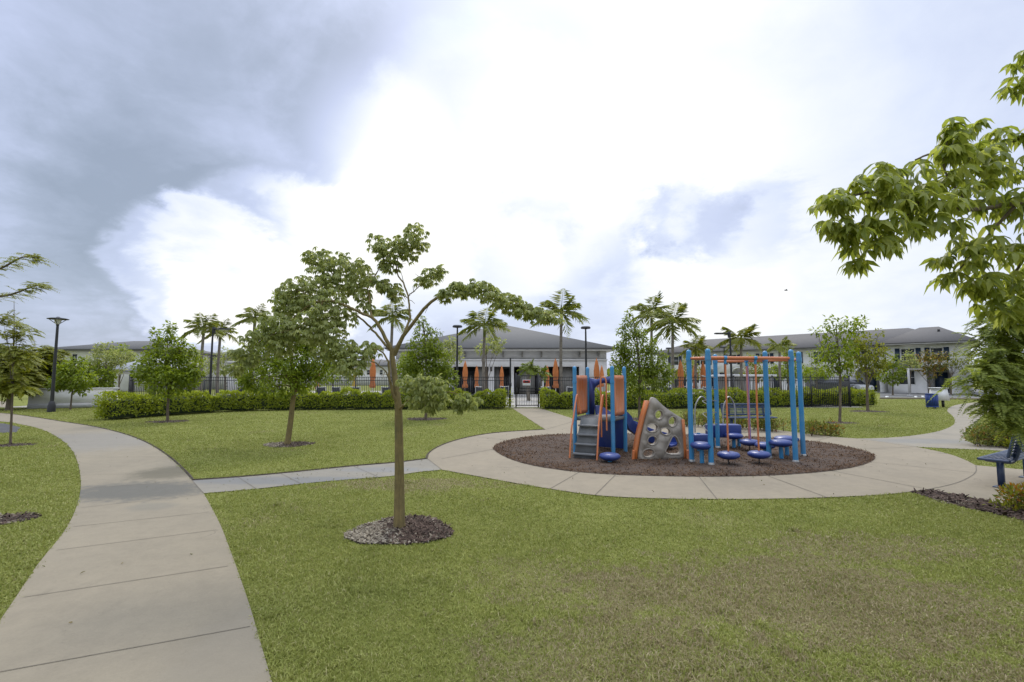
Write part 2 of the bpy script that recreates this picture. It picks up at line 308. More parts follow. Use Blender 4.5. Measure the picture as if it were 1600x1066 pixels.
# ------------------------------------------------------------------ mesh builder
class MB:
    def __init__(s): s.v = []; s.nv = 0; s.li = []; s.lt = []
    def add(s, verts, faces):
        verts = np.asarray(verts, dtype=np.float64).reshape(-1, 3)
        for f in faces:
            s.li.append(np.asarray(f, dtype=np.int64) + s.nv); s.lt.append(np.array([len(f)]))
        s.v.append(verts); s.nv += len(verts); return s
    def add_np(s, verts, faces):           # faces: (n,k) array
        s.v.append(verts); s.li.append(faces.ravel() + s.nv); s.lt.append(np.full(len(faces), faces.shape[1])); s.nv += len(verts); return s
    def box(s, c, size, rz=0.0, bev=0.0, M=None):
        x, y, z = [k / 2 for k in size]
        if bev <= 0:
            v = np.array([(i * x, j * y, k * z) for i in (-1, 1) for j in (-1, 1) for k in (-1, 1)])
            f = [(0, 1, 3, 2), (4, 6, 7, 5), (0, 4, 5, 1), (2, 3, 7, 6), (0, 2, 6, 4), (1, 5, 7, 3)]
        else:
            bm = bmesh.new(); bmesh.ops.create_cube(bm, size=1.0)
            for q in bm.verts: q.co = Vector((q.co.x * 2 * x, q.co.y * 2 * y, q.co.z * 2 * z))
            bmesh.ops.bevel(bm, geom=list(bm.edges), offset=bev, segments=2, affect='EDGES', profile=.5)
            bm.verts.index_update()
            v = np.array([q.co[:] for q in bm.verts]); f = [[q.index for q in fc.verts] for fc in bm.faces]; bm.free()
        if M is not None:
            A = np.array(M); v = v @ A[:3, :3].T + A[:3, 3]
        if rz:
            cs, sn = math.cos(rz), math.sin(rz); v = np.stack([v[:, 0] * cs - v[:, 1] * sn, v[:, 0] * sn + v[:, 1] * cs, v[:, 2]], 1)
        return s.add(v + np.array(c), f)
    def tube(s, pts, r, k=8, cap=True):
        pts = np.asarray(pts, dtype=float); n = len(pts)
        r = np.full(n, r) if np.isscalar(r) else np.interp(np.linspace(0, 1, n), np.linspace(0, 1, len(r)), r)
        t = np.gradient(pts, axis=0); t /= np.linalg.norm(t, axis=1)[:, None] + 1e-12
        a = np.array([1, 0, 0]) if abs(t[0][0]) < .8 else np.array([0, 1, 0])
        u = np.cross(t[0], a); u /= np.linalg.norm(u)
        V = []; th = np.arange(k) * 2 * math.pi / k
        for i in range(n):
            u = u - t[i] * np.dot(u, t[i]); u /= np.linalg.norm(u) + 1e-12; w = np.cross(t[i], u)
            V.append(pts[i] + r[i] * (np.cos(th)[:, None] * u + np.sin(th)[:, None] * w))
        f = [(i * k + j, i * k + (j + 1) % k, (i + 1) * k + (j + 1) % k, (i + 1) * k + j) for i in range(n - 1) for j in range(k)]
        if cap: f += [tuple(range(k))[::-1], tuple(range((n - 1) * k, n * k))]
        return s.add(np.concatenate(V), f)
    def lathe(s, prof, c, k=20, sx=1.0, sy=1.0):
        prof = np.array(prof, dtype=float); n = len(prof); th = np.arange(k) * 2 * math.pi / k
        V = [np.stack([p[0] * np.cos(th) * sx, p[0] * np.sin(th) * sy, np.full(k, p[1])], 1) for p in prof]
        f = [(i * k + j, i * k + (j + 1) % k, (i + 1) * k + (j + 1) % k, (i + 1) * k + j) for i in range(n - 1) for j in range(k)]
        if prof[0][0] > 1e-6: f.append(tuple(range(k))[::-1])
        if prof[-1][0] > 1e-6: f.append(tuple(range((n - 1) * k, n * k)))
        return s.add(np.concatenate(V) + np.array(c), f)
    def plate(s, outline, holes, thick, M):   # flat plate with holes in local XZ, thickness along local Y
        bm = bmesh.new(); edges = []
        for lp in [outline] + list(holes):
            vv = [bm.verts.new((x, 0, z)) for x, z in lp]
            edges += [bm.edges.new((vv[i], vv[(i + 1) % len(vv)])) for i in range(len(vv))]
        bmesh.ops.triangle_fill(bm, use_beauty=True, use_dissolve=False, edges=edges)
        r = bmesh.ops.extrude_face_region(bm, geom=list(bm.faces))
        bmesh.ops.translate(bm, verts=[g for g in r['geom'] if isinstance(g, bmesh.types.BMVert)], vec=(0, thick, 0))
        bmesh.ops.recalc_face_normals(bm, faces=bm.faces)
        bm.verts.index_update()
        v = np.array([q.co[:] for q in bm.verts]); f = [[q.index for q in fc.verts] for fc in bm.faces]; bm.free()
        A = np.array(M); return s.add(v @ A[:3, :3].T + A[:3, 3], f)
    def build(s, name, mat, parent=None, org=None, smooth=True):
        off = np.zeros(3)
        if parent is not None:
            r = parent
            while r.parent: r = r.parent
            off = np.array(r.location)
        elif org is not None: off = np.array(org, dtype=float)
        me = bpy.data.meshes.new(name)
        v = (np.concatenate(s.v) - off).astype(np.float32); li = np.concatenate(s.li).astype(np.int32); lt = np.concatenate(s.lt).astype(np.int32)
        me.vertices.add(len(v)); me.vertices.foreach_set('co', v.ravel())
        me.loops.add(len(li)); me.loops.foreach_set('vertex_index', li)
        me.polygons.add(len(lt)); me.polygons.foreach_set('loop_start', np.concatenate([[0], np.cumsum(lt)[:-1]]).astype(np.int32))
        me.update(calc_edges=True)
        if smooth:
            me.polygons.foreach_set('use_smooth', np.ones(len(lt), dtype=bool))
            if len(lt) < 60000: me.set_sharp_from_angle(angle=.75)
        me.materials.append(mat)
        o = bpy.data.objects.new(name, me); COL.objects.link(o)
        if parent is not None: o.parent = parent
        elif org is not None: o.location = org
        return o

def tag(o, label=None, cat=None, group=None, kind=None):
    if label: o['label'] = label
    if cat: o['category'] = cat
    if group: o['group'] = group
    if kind: o['kind'] = kind
    return o
def empty(name, loc, label, cat, group=None, rz=0.0):
    o = bpy.data.objects.new(name, None); o.empty_display_size = .2; COL.objects.link(o)
    o.location = loc; o.rotation_euler = (0, 0, rz)
    return tag(o, label, cat, group)
def copy_tree(o, parent=None):
    c = o.copy(); COL.objects.link(c)
    if parent is not None: c.parent = parent
    for ch in list(o.children): copy_tree(ch, c)
    return c
def bez(pts, n=10):                       # smooth curve through points (Catmull-Rom)
    p = np.asarray(pts, dtype=float)
    if len(p) < 3: return np.array([p[0] + (p[-1] - p[0]) * t for t in np.linspace(0, 1, n)])
    q = np.vstack([2 * p[0] - p[1], p, 2 * p[-1] - p[-2]]); out = []
    m = max(2, n // (len(p) - 1))
    for i in range(1, len(q) - 2):
        for t in np.linspace(0, 1, m, endpoint=False):
            a, b, c, d = q[i - 1:i + 3]
            out.append(.5 * (2 * b + (c - a) * t + (2 * a - 5 * b + 4 * c - d) * t * t + (3 * b - a - 3 * c + d) * t ** 3))
    out.append(p[-1]); return np.array(out)
def norm(a): return a / (np.linalg.norm(a, axis=-1, keepdims=True) + 1e-9)

# leaf templates: (x along, y across, z normal) and triangles
T4 = (np.array([(0, 0, 0), (.42, .5, .10), (1, 0, -.12), (.42, -.5, .10)]), np.array([(0, 2, 1), (0, 3, 2)]))
T8 = (np.array([(0, 0, 0), (.22, .40, .06), (.58, .40, .03), (1, 0, -.26), (.58, -.40, .03), (.22, -.40, .06), (.25, 0, .02), (.62, 0, -.04)]),
      np.array([(0, 6, 1), (1, 6, 2), (6, 7, 2), (7, 3, 2), (0, 5, 6), (5, 4, 6), (6, 4, 7), (7, 4, 3)]))
def leaves(mb, T, pos, d, up, L, W):
    d = norm(d); side = norm(np.cross(up, d)); nn = np.cross(d, side)
    L = np.broadcast_to(L, len(pos))[:, None, None]; W = np.broadcast_to(W, len(pos))[:, None, None]
    t = T[0]
    v = pos[:, None] + d[:, None] * t[None, :, 0:1] * L + side[:, None] * t[None, :, 1:2] * W + nn[:, None] * t[None, :, 2:3] * L
    k = len(t); f = (T[1][None] + (np.arange(len(pos)) * k)[:, None, None]).reshape(-1, 3)
    mb.add_np(v.reshape(-1, 3), f)
def rdir(n, rng): return norm(rng.normal(size=(n, 3)))
def in_ball(n, rng, shell=.45):
    return rdir(n, rng) * (rng.uniform(shell ** 3, 1, n) ** (1 / 3))[:, None]

def clump_leaves(mb, c, r, n, L, W, rng, T=T4, droop=.35, squash=.85, shell=.35):
    p = in_ball(n, rng, shell); pos = np.asarray(c) + p * np.array([r, r, r * squash])
    d = p + rdir(n, rng) * .8; d[:, 2] -= droop
    up = rdir(n, rng) * .6 + np.array([0, 0, 1.0])
    leaves(mb, T, pos, d, up, L * rng.uniform(.7, 1.25, n), W * rng.uniform(.75, 1.2, n))
def palmate(mb, c, d, up, L, W, rng, k=6, T=T4):
    # compound hand-shaped leaves: k drooping leaflets fanning from each point
    n = len(c); d = norm(d); s = norm(np.cross(up, d)); u = np.cross(d, s)
    th = np.linspace(-1.9, 1.9, k)[None, :] + rng.uniform(-.15, .15, (n, k))
    dd = d[:, None] * np.cos(th)[..., None] + s[:, None] * np.sin(th)[..., None] - np.array([0, 0, .75]) + rdir(n * k, rng).reshape(n, k, 3) * .22
    pos = np.repeat(c, k, 0)
    leaves(mb, T, pos, dd.reshape(-1, 3), np.repeat(u, k, 0) + rdir(n * k, rng) * .3, L * rng.uniform(.75, 1.2, n * k), W * rng.uniform(.8, 1.2, n * k))
def feather(mb, base, d, length, rng, pairs=14, LL=.1, LW=.02, droop=.5, both=True):
    # one feathery frond: rachis arc with paired narrow pinnae
    t = np.linspace(.08, 1, pairs); d = np.asarray(d) / np.linalg.norm(d)
    pts = base + d * (t * length)[:, None]; pts[:, 2] -= droop * length * t ** 2
    tang = d + np.stack([0 * t, 0 * t, -2 * droop * t], 1); tang = norm(tang)
    side = norm(np.cross(tang, np.array([0, 0, 1.0]))); prof = np.sin(np.pi * (t * .86 + .12)) ** .7
    for sg in (1, -1):
        dd = side * sg + tang * .45 + np.array([0, 0, -.18]) + rng.normal(size=(pairs, 3)) * .12
        leaves(mb, T4, pts, dd, np.cross(tang, side) * 1.0 + rng.normal(size=(pairs, 3)) * .15, LL * prof * rng.uniform(.85, 1.15, pairs), LW)

# ------------------------------------------------------------------ ground, paths, beds (the setting)
def pip(x, y, poly):
    poly = np.asarray(poly); inside = np.zeros(len(x), bool); n = len(poly)
    for i in range(n):
        x0, y0 = poly[i][:2]; x1, y1 = poly[(i + 1) % n][:2]
        c = ((y0 > y) != (y1 > y)) & (x < (x1 - x0) * (y - y0) / (y1 - y0 + 1e-12) + x0); inside ^= c
    return inside
def smooth_px(pts, m=3):
    return [tuple(p) for p in bez([(a, b, 0) for a, b in pts], m * (len(pts) - 1))[:, :2]]
def sheet(name, poly, z, mat, kind='structure'):
    mb = MB(); mb.add([(p[0], p[1], z) for p in poly], [tuple(range(len(poly)))])
    o = mb.build(name, mat, smooth=False); me = o.data
    if me.polygons[0].normal.z < 0: me.flip_normals()
    return tag(o, kind=kind)
def gp(pts): return [G(a, b)[:2] for a, b in pts]

# ground: one sheet reaching the horizon, finer near the camera, with slight undulation
gb = MB(); xs = np.concatenate([[-1500, -600, -250, -120, -60], np.linspace(-34, 34, 69), [60, 120, 250, 600, 1500]])
ys = np.concatenate([[-200, -40, -10], np.linspace(-4, 36, 61), [45, 70, 120, 250, 600, 1600]])
gv = np.array([(x, y, 0.0) for y in ys for x in xs]); nx = len(xs)
gf = np.array([(j * nx + i, j * nx + i + 1, (j + 1) * nx + i + 1, (j + 1) * nx + i) for j in range(len(ys) - 1) for i in range(nx - 1)])
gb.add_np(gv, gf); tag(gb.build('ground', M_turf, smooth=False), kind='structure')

walk_L = smooth_px([(0, 972), (25, 935), (58, 885), (98, 835), (117, 800), (126, 765), (124, 735), (115, 708), (96, 688), (66, 672), (30, 663), (0, 659), (-90, 654)])
walk_R1 = smooth_px([(-90, 642), (0, 646), (50, 652), (100, 660), (150, 668), (200, 681), (235, 696), (262, 714), (284, 734), (300, 752)])
walk_R2 = smooth_px([(318, 772), (332, 797), (347, 828), (362, 868), (377, 910), (391, 952), (405, 1000), (424, 1066)])
walk = [(-190, 1300), (-140, 1200), (-60, 1060)] + walk_L + walk_R1 + walk_R2 + [(470, 1200), (510, 1300)]
crossT = smooth_px([(300, 752), (360, 748), (430, 742), (500, 735), (560, 729), (620, 724), (668, 718)])
crossB = smooth_px([(690, 735), (650, 739), (610, 745), (560, 749), (480, 756), (400, 765), (318, 772)])
cross = crossT + crossB
ringFarL = smooth_px([(668, 718), (672, 708), (690, 697), (720, 687), (760, 679), (800, 675), (852, 672)])
ringFarR = smooth_px([(903, 657), (960, 660), (1020, 662), (1080, 664), (1140, 666), (1200, 671), (1250, 677), (1300, 683), (1340, 686)])
ringE = smooth_px([(1431, 699), (1470, 707), (1500, 716), (1525, 728)])
padArc = smooth_px([(1525, 728), (1524, 740), (1505, 752), (1480, 760), (1450, 766)])
ringN = smooth_px([(1450, 766), (1380, 774), (1300, 778), (1240, 780), (1160, 781), (1080, 781), (1000, 779), (930, 775), (860, 765), (800, 755), (740, 744), (690, 735)])
ring = ringFarL + ringFarR + ringE + padArc[1:] + ringN[1:]
gate_path = [(852, 672), (800, 638), (843, 638), (903, 657)]
rp_a = smooth_px([(1340, 686), (1380, 685), (1420, 682), (1460, 676), (1484, 668), (1492, 660), (1488, 650), (1480, 643), (1484, 637), (1500, 632), (1540, 628), (1640, 623)])
rp_b = smooth_px([(1640, 632), (1570, 638), (1540, 646), (1528, 658), (1516, 672), (1507, 686), (1530, 695), (1600, 700), (1690, 706)])
right_path = rp_a + rp_b + [(1690, 713), (1600, 707), (1542, 704), (1494, 702), (1431, 699)]
pad = padArc + [(1500, 775), (1580, 791), (1650, 804), (1760, 826), (1760, 750), (1600, 735), (1560, 731)]
mulch = smooth_px([(770, 703), (785, 713), (810, 723), (850, 732), (905, 739), (962, 743), (1020, 745), (1075, 746), (1130, 746), (1187, 745), (1245, 742), (1300, 737), (1340, 730), (1360, 723), (1368, 716),
                   (1360, 709), (1340, 703), (1300, 695), (1240, 688), (1180, 684), (1120, 682), (1060, 680), (1000, 679), (930, 679), (870, 680), (830, 683), (795, 689), (775, 696), (770, 703)])[:-1]
soil_strip = [(1425, 770), (1455, 767), (1580, 792), (1660, 807), (1660, 832), (1590, 812), (1520, 797), (1462, 782)]
POLY = {k: gp(v) for k, v in dict(walk=walk, cross=cross, ring=ring, gate_path=gate_path, right_path=right_path, pad=pad, mulch=mulch, soil=soil_strip).items()}
o_walk = sheet('sidewalk', POLY['walk'], .012, M_conc)
o_cross = sheet('connecting_path', POLY['cross'], .012, M_conc2)
o_ring = sheet('playground_walk', POLY['ring'], .012, M_conc3)
sheet('gate_path', POLY['gate_path'], .012, M_conc3)
o_rp = sheet('side_path', POLY['right_path'], .012, mk_concrete('concrete_side', (.255, .225, .17), (.21, .186, .142), [(G(1440, 690)[0], G(1440, 690)[1], 1.6, .6, (.16, .16, .15), .6)]))
sheet('bench_pad', POLY['pad'], .012, M_conc3)
sheet('soil_strip', POLY['soil'], .006, M_soil)
# joints cut across the slabs
def strip(mb, a, b, z, w=.016):
    a, b = np.array([*a[:2], z]), np.array([*b[:2], z]); d = norm(b - a); s = np.array([-d[1], d[0], 0]) * w / 2
    mb.add([a - s, b - s, b + s, a + s], [(0, 1, 2, 3)])
def joints(parent, pairs, w=.012):
    mb = MB()
    for a, b in pairs: strip(mb, G(*a), G(*b), .016, w)
    return mb.build('joint_line', M_joint, parent, smooth=False)
joints(o_walk, [((-2, 1054), (391, 982)), ((37, 936), (356, 887)), ((88, 862), (338, 830)), ((114, 825), (327, 802)), ((126, 795), (318, 774)), ((126, 765), (300, 753)), ((123, 744), (288, 739)),
                ((117, 716), (262, 715)), ((106, 697), (230, 695)), ((80, 680), (195, 680)), ((-190, 1160), (430, 1085))], .007)
joints(o_cross, [((318, 772), (300, 752)), ((470, 757), (438, 741)), ((590, 746), (553, 730)), ((400, 765), (372, 747))], .009)
joints(o_ring, [((690, 735), (668, 718)), ((690, 718), (770, 703)), ((962, 743), (930, 775)), ((1092, 746), (1120, 781)), ((1200, 745), (1290, 778)), ((1300, 737), (1450, 766)), ((1360, 723), (1524, 740)), ((740, 683), (795, 689)),
                ((860, 765), (905, 739)), ((1340, 703), (1431, 699)), ((1300, 683), (1270, 691)), ((1080, 664), (1075, 680)), ((960, 660), (950, 679)), ((852, 672), (903, 657)), ((1340, 686), (1431, 699))]
       + list(zip(padArc[:-1], padArc[1:])), .014)
mbj = MB(); strip(mbj, G(826, 654), G(874, 648), .016); strip(mbj, G(812, 645), G(855, 642), .016)
mbj.build('joint_line', M_joint, bpy.data.objects['gate_path'], smooth=False)
# soil lip where lawn stands proud of concrete; dark colour also paints its shadow
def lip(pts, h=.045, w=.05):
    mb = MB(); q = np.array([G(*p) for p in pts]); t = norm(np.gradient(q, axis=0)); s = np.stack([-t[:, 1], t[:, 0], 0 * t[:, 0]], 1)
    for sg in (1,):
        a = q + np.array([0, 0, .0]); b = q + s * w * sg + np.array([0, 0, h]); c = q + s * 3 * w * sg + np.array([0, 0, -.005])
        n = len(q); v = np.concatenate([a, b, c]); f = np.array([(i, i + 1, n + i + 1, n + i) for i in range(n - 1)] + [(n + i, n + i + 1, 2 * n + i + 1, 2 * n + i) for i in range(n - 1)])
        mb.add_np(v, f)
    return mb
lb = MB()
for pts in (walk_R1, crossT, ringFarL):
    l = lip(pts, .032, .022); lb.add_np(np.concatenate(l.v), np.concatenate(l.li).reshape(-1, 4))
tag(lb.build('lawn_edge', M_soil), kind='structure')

# pool deck, car park, streets
sheet('pool_deck', [(-30, 27.9), (20.6, 27.9), (23.5, 34), (23.5, 62), (-30, 62)], .010, M_deck)
sheet('parking_road', gp([(1375, 622), (1700, 624), (1900, 612), (1600, 607), (1375, 611.5)]), .010, M_road)
sheet('street', gp([(-120, 680), (26, 676), (32, 668), (6, 662), (-120, 660)]), .008, M_asph)
sheet('driveway', gp([(-200, 640), (18, 636), (8, 627), (-200, 626)]), .008, M_conc3)

# playground surfacing: a low bed of brown wood mulch with loose chips
def mulch_bed():
    poly = np.array(POLY['mulch']); c = poly.mean(0)
    rings = [1.0, .97, .9, .75, .55, .3]; mb = MB(); V = []
    for i, k in enumerate(rings):
        q = c + (poly - c) * k; V.append(np.c_[q, .016 + np.full(len(q), [0.0, .012, .02, .025, .02, .015][i]) + RNG.uniform(-.008, .008, len(q)) * (i > 0)])
    n = len(poly); V.append(np.array([[c[0], c[1], .03]]))
    f = [(i * n + j, i * n + (j + 1) % n, (i + 1) * n + (j + 1) % n, (i + 1) * n + j) for i in range(len(rings) - 1) for j in range(n)]
    f += [((len(rings) - 1) * n + j, (len(rings) - 1) * n + (j + 1) % n, len(rings) * n) for j in range(n)]
    mb.add(np.concatenate(V), f); return mb
tag(mulch_bed().build('mulch_bed', M_mulchbase), kind='structure')
def chips(n, sampler, z, L, W, mat, name, rng, parent=None, T=None):
    x, y = sampler(n); n = len(x); mb = MB()
    pos = np.c_[x, y, z + rng.uniform(0, .012, n)]; d = rdir(n, rng); d[:, 2] *= .35
    T = T or (np.array([(0, .5, 0), (1, .35, .02), (1, -.35, .02), (0, -.5, 0), (.5, 0, .18)]), np.array([(0, 4, 1), (1, 4, 2), (2, 4, 3), (3, 4, 0)]))
    leaves(mb, T, pos, d, np.array([0, 0, 1.0]) + rdir(n, rng) * .5, L * rng.uniform(.5, 1.5, n), W * rng.uniform(.6, 1.4, n))
    return mb.build(name, mat, parent, smooth=False)
def samp_poly(poly, rng):
    poly = np.array(poly)
    def f(n):
        x = rng.uniform(poly[:, 0].min(), poly[:, 0].max(), n * 3); y = rng.uniform(poly[:, 1].min(), poly[:, 1].max(), n * 3)
        k = pip(x, y, poly); return x[k][:n], y[k][:n]
    return f
r1 = np.random.RandomState(5)
tag(chips(60000, samp_poly(POLY['mulch'], r1), .026, .034, .014, M_chip, 'wood_chips', r1), kind='stuff')
tag(chips(1500, samp_poly(POLY['soil'], r1), .012, .05, .03, M_dchip, 'soil_chips', r1), kind='stuff')
px_pale = gp([(1450, 776), (1500, 780), (1530, 788), (1500, 792), (1462, 785)])
tag(chips(260, samp_poly(px_pale, r1), .010, .026, .02, M_stone, 'limestone_chips', r1), kind='stuff')

# ------------------------------------------------------------------ tree-ring beds
RINGS = []
def bed(px, py, rx, ry, stone=False, seed=1, dens=900):
    # irregular bed of mulch at a tree's foot; rx, ry in metres
    rng = np.random.RandomState(seed); c = np.array(G(px, py)); k = 26
    th = np.arange(k) * 2 * math.pi / k; rad = 1 + .09 * np.sin(3 * th + seed) + rng.uniform(-.06, .06, k)
    poly = np.c_[c[0] + rx * rad * np.cos(th), c[1] + ry * rad * np.sin(th)]
    mb = MB(); V = np.concatenate([np.c_[poly, np.full(k, .006)], np.c_[c[:2] + (poly - c[:2]) * .6, np.full(k, .016)], [[c[0], c[1], .022]]])
    f = [(j, (j + 1) % k, k + (j + 1) % k, k + j) for j in range(k)] + [(k + j, k + (j + 1) % k, 2 * k) for j in range(k)]
    mb.add(V, f); o = tag(mb.build('tree_bed', M_soil), kind='structure'); RINGS.append(poly)
    s = samp_poly(poly, rng)
    if dens:
        def sm(n):
            x, y = s(n)
            if stone:
                q = (x - c[0]) / rx + .35 * (y - c[1]) / ry + rng.normal(size=len(x)) * .22; kk = q > -.22; return x[kk], y[kk]
            return x, y
        def hz(x, y): return .03
        chips(dens, sm, .014, .040, .016, M_dchip, 'mulch_chips', rng, o)
        if stone:
            def sl(n):
                x, y = s(n); q = (x - c[0]) / rx + .35 * (y - c[1]) / ry + rng.normal(size=len(x)) * .25
                rr = np.hypot((x - c[0]) / rx, (y - c[1]) / ry); kk = (q < -.1) | ((rr > .72) & (rng.rand(len(x)) < .35)); return x[kk], y[kk]
            chips(int(dens * 1.1), sl, .013, .026, .018, M_stone, 'gravel_chips', rng, o)
    return o
bed(626, 830, .57, .50, True, 3, 4200)

# ------------------------------------------------------------------ trees
def limb_path(a, b, rng, sag=.12, n=7):
    a, b = np.asarray(a, float), np.asarray(b, float); L = np.linalg.norm(b - a)
    m1 = a + (b - a) * .4 + np.array([0, 0, sag * L]) + rng.normal(size=3) * .05 * L
    return bez([a, m1, b], n)
def make_tree(name, label, base, trunk, r0, clumps, D, mat, bark, leaf, n_leaf, seed, group=None, cat='tree', T=T4, style='simple', zsq=.85, shell=.3, limbs=True, fork=.35):
    """base, trunk: pixels; clumps: (px, py, radius px, depth offset m)."""
    rng = np.random.RandomState(seed)
    b = np.array(G(*base))
    if abs(b[1] - D) > 4: b = np.array([(base[0] - 800) / F * D, D, 0.0])
    D = b[1]; root = empty(name, tuple(b), label, cat, group)
    tp = [b] + [np.array(P(x, y, D + dz)) for (x, y, dz) in trunk]
    path = bez(tp, 5 * len(tp)); mb = MB()
    rr = np.interp(np.linspace(0, 1, len(path)), [0, .6, 1], [1, .66, .14]) * r0; rr[0] *= 1.3
    mb.tube(path, rr, 9)
    cr = MB(); tot = sum(c[2] ** 2 for c in clumps)
    for (cx, cy, cr_px, dz) in clumps:
        c = np.array(P(cx, cy, D + dz)); r = cr_px * D / F
        if limbs:
            i = int(len(path) * (fork + (1 - fork) * rng.uniform(0, .75))); i = min(i, len(path) - 2)
            while i > len(path) * fork and path[i][2] > c[2]: i -= 1
            lp = limb_path(path[i], c, rng); mb.tube(lp, [rr[i] * .5, rr[i] * .28, rr[i] * .10], 6)
            for q in range(3):
                e = c + rdir(1, rng)[0] * r * .8; mb.tube(limb_path(lp[4], e, rng, .05, 5), [rr[i] * .16, rr[i] * .05], 4)
        n = max(6, int(n_leaf * cr_px ** 2 / tot))
        if style == 'simple' and cr_px > 11:
            for q in range(5):
                sc_ = c + in_ball(1, rng, .75)[0] * r * np.array([1, 1, .9]); clump_leaves(cr, sc_, r * rng.uniform(.22, .42), max(5, n // 11), leaf[0], leaf[1], rng, T, .35, .9, .1)
            n = int(n * .62)
        if style == 'simple': clump_leaves(cr, c, r, n, leaf[0], leaf[1], rng, T, .35, zsq, shell)
        elif style == 'palmate':
            p = in_ball(n, rng, shell); pos = c + p * np.array([r, r, r * zsq])
            d = p * .7 + rdir(n, rng) * .7; d[:, 2] *= .3
            palmate(cr, pos, d, np.array([0, 0, 1.0]) + rdir(n, rng) * .35, leaf[0], leaf[1], rng, 6, T)
        elif style == 'feather':
            for q in range(n):
                p = in_ball(1, rng, shell)[0]; d = p * np.array([1, 1, .35]) + rdir(1, rng)[0] * .5; d[2] = d[2] * .4 + .12
                feather(cr, c + p * r * np.array([.7, .7, .7 * zsq]), d, leaf[0] * rng.uniform(.7, 1.2), rng, leaf[2], leaf[1], leaf[1] * leaf[3], rng.uniform(.25, .7))
    mb.build('trunk', bark, root); cr.build('crown', mat, root, smooth=False)
    return root

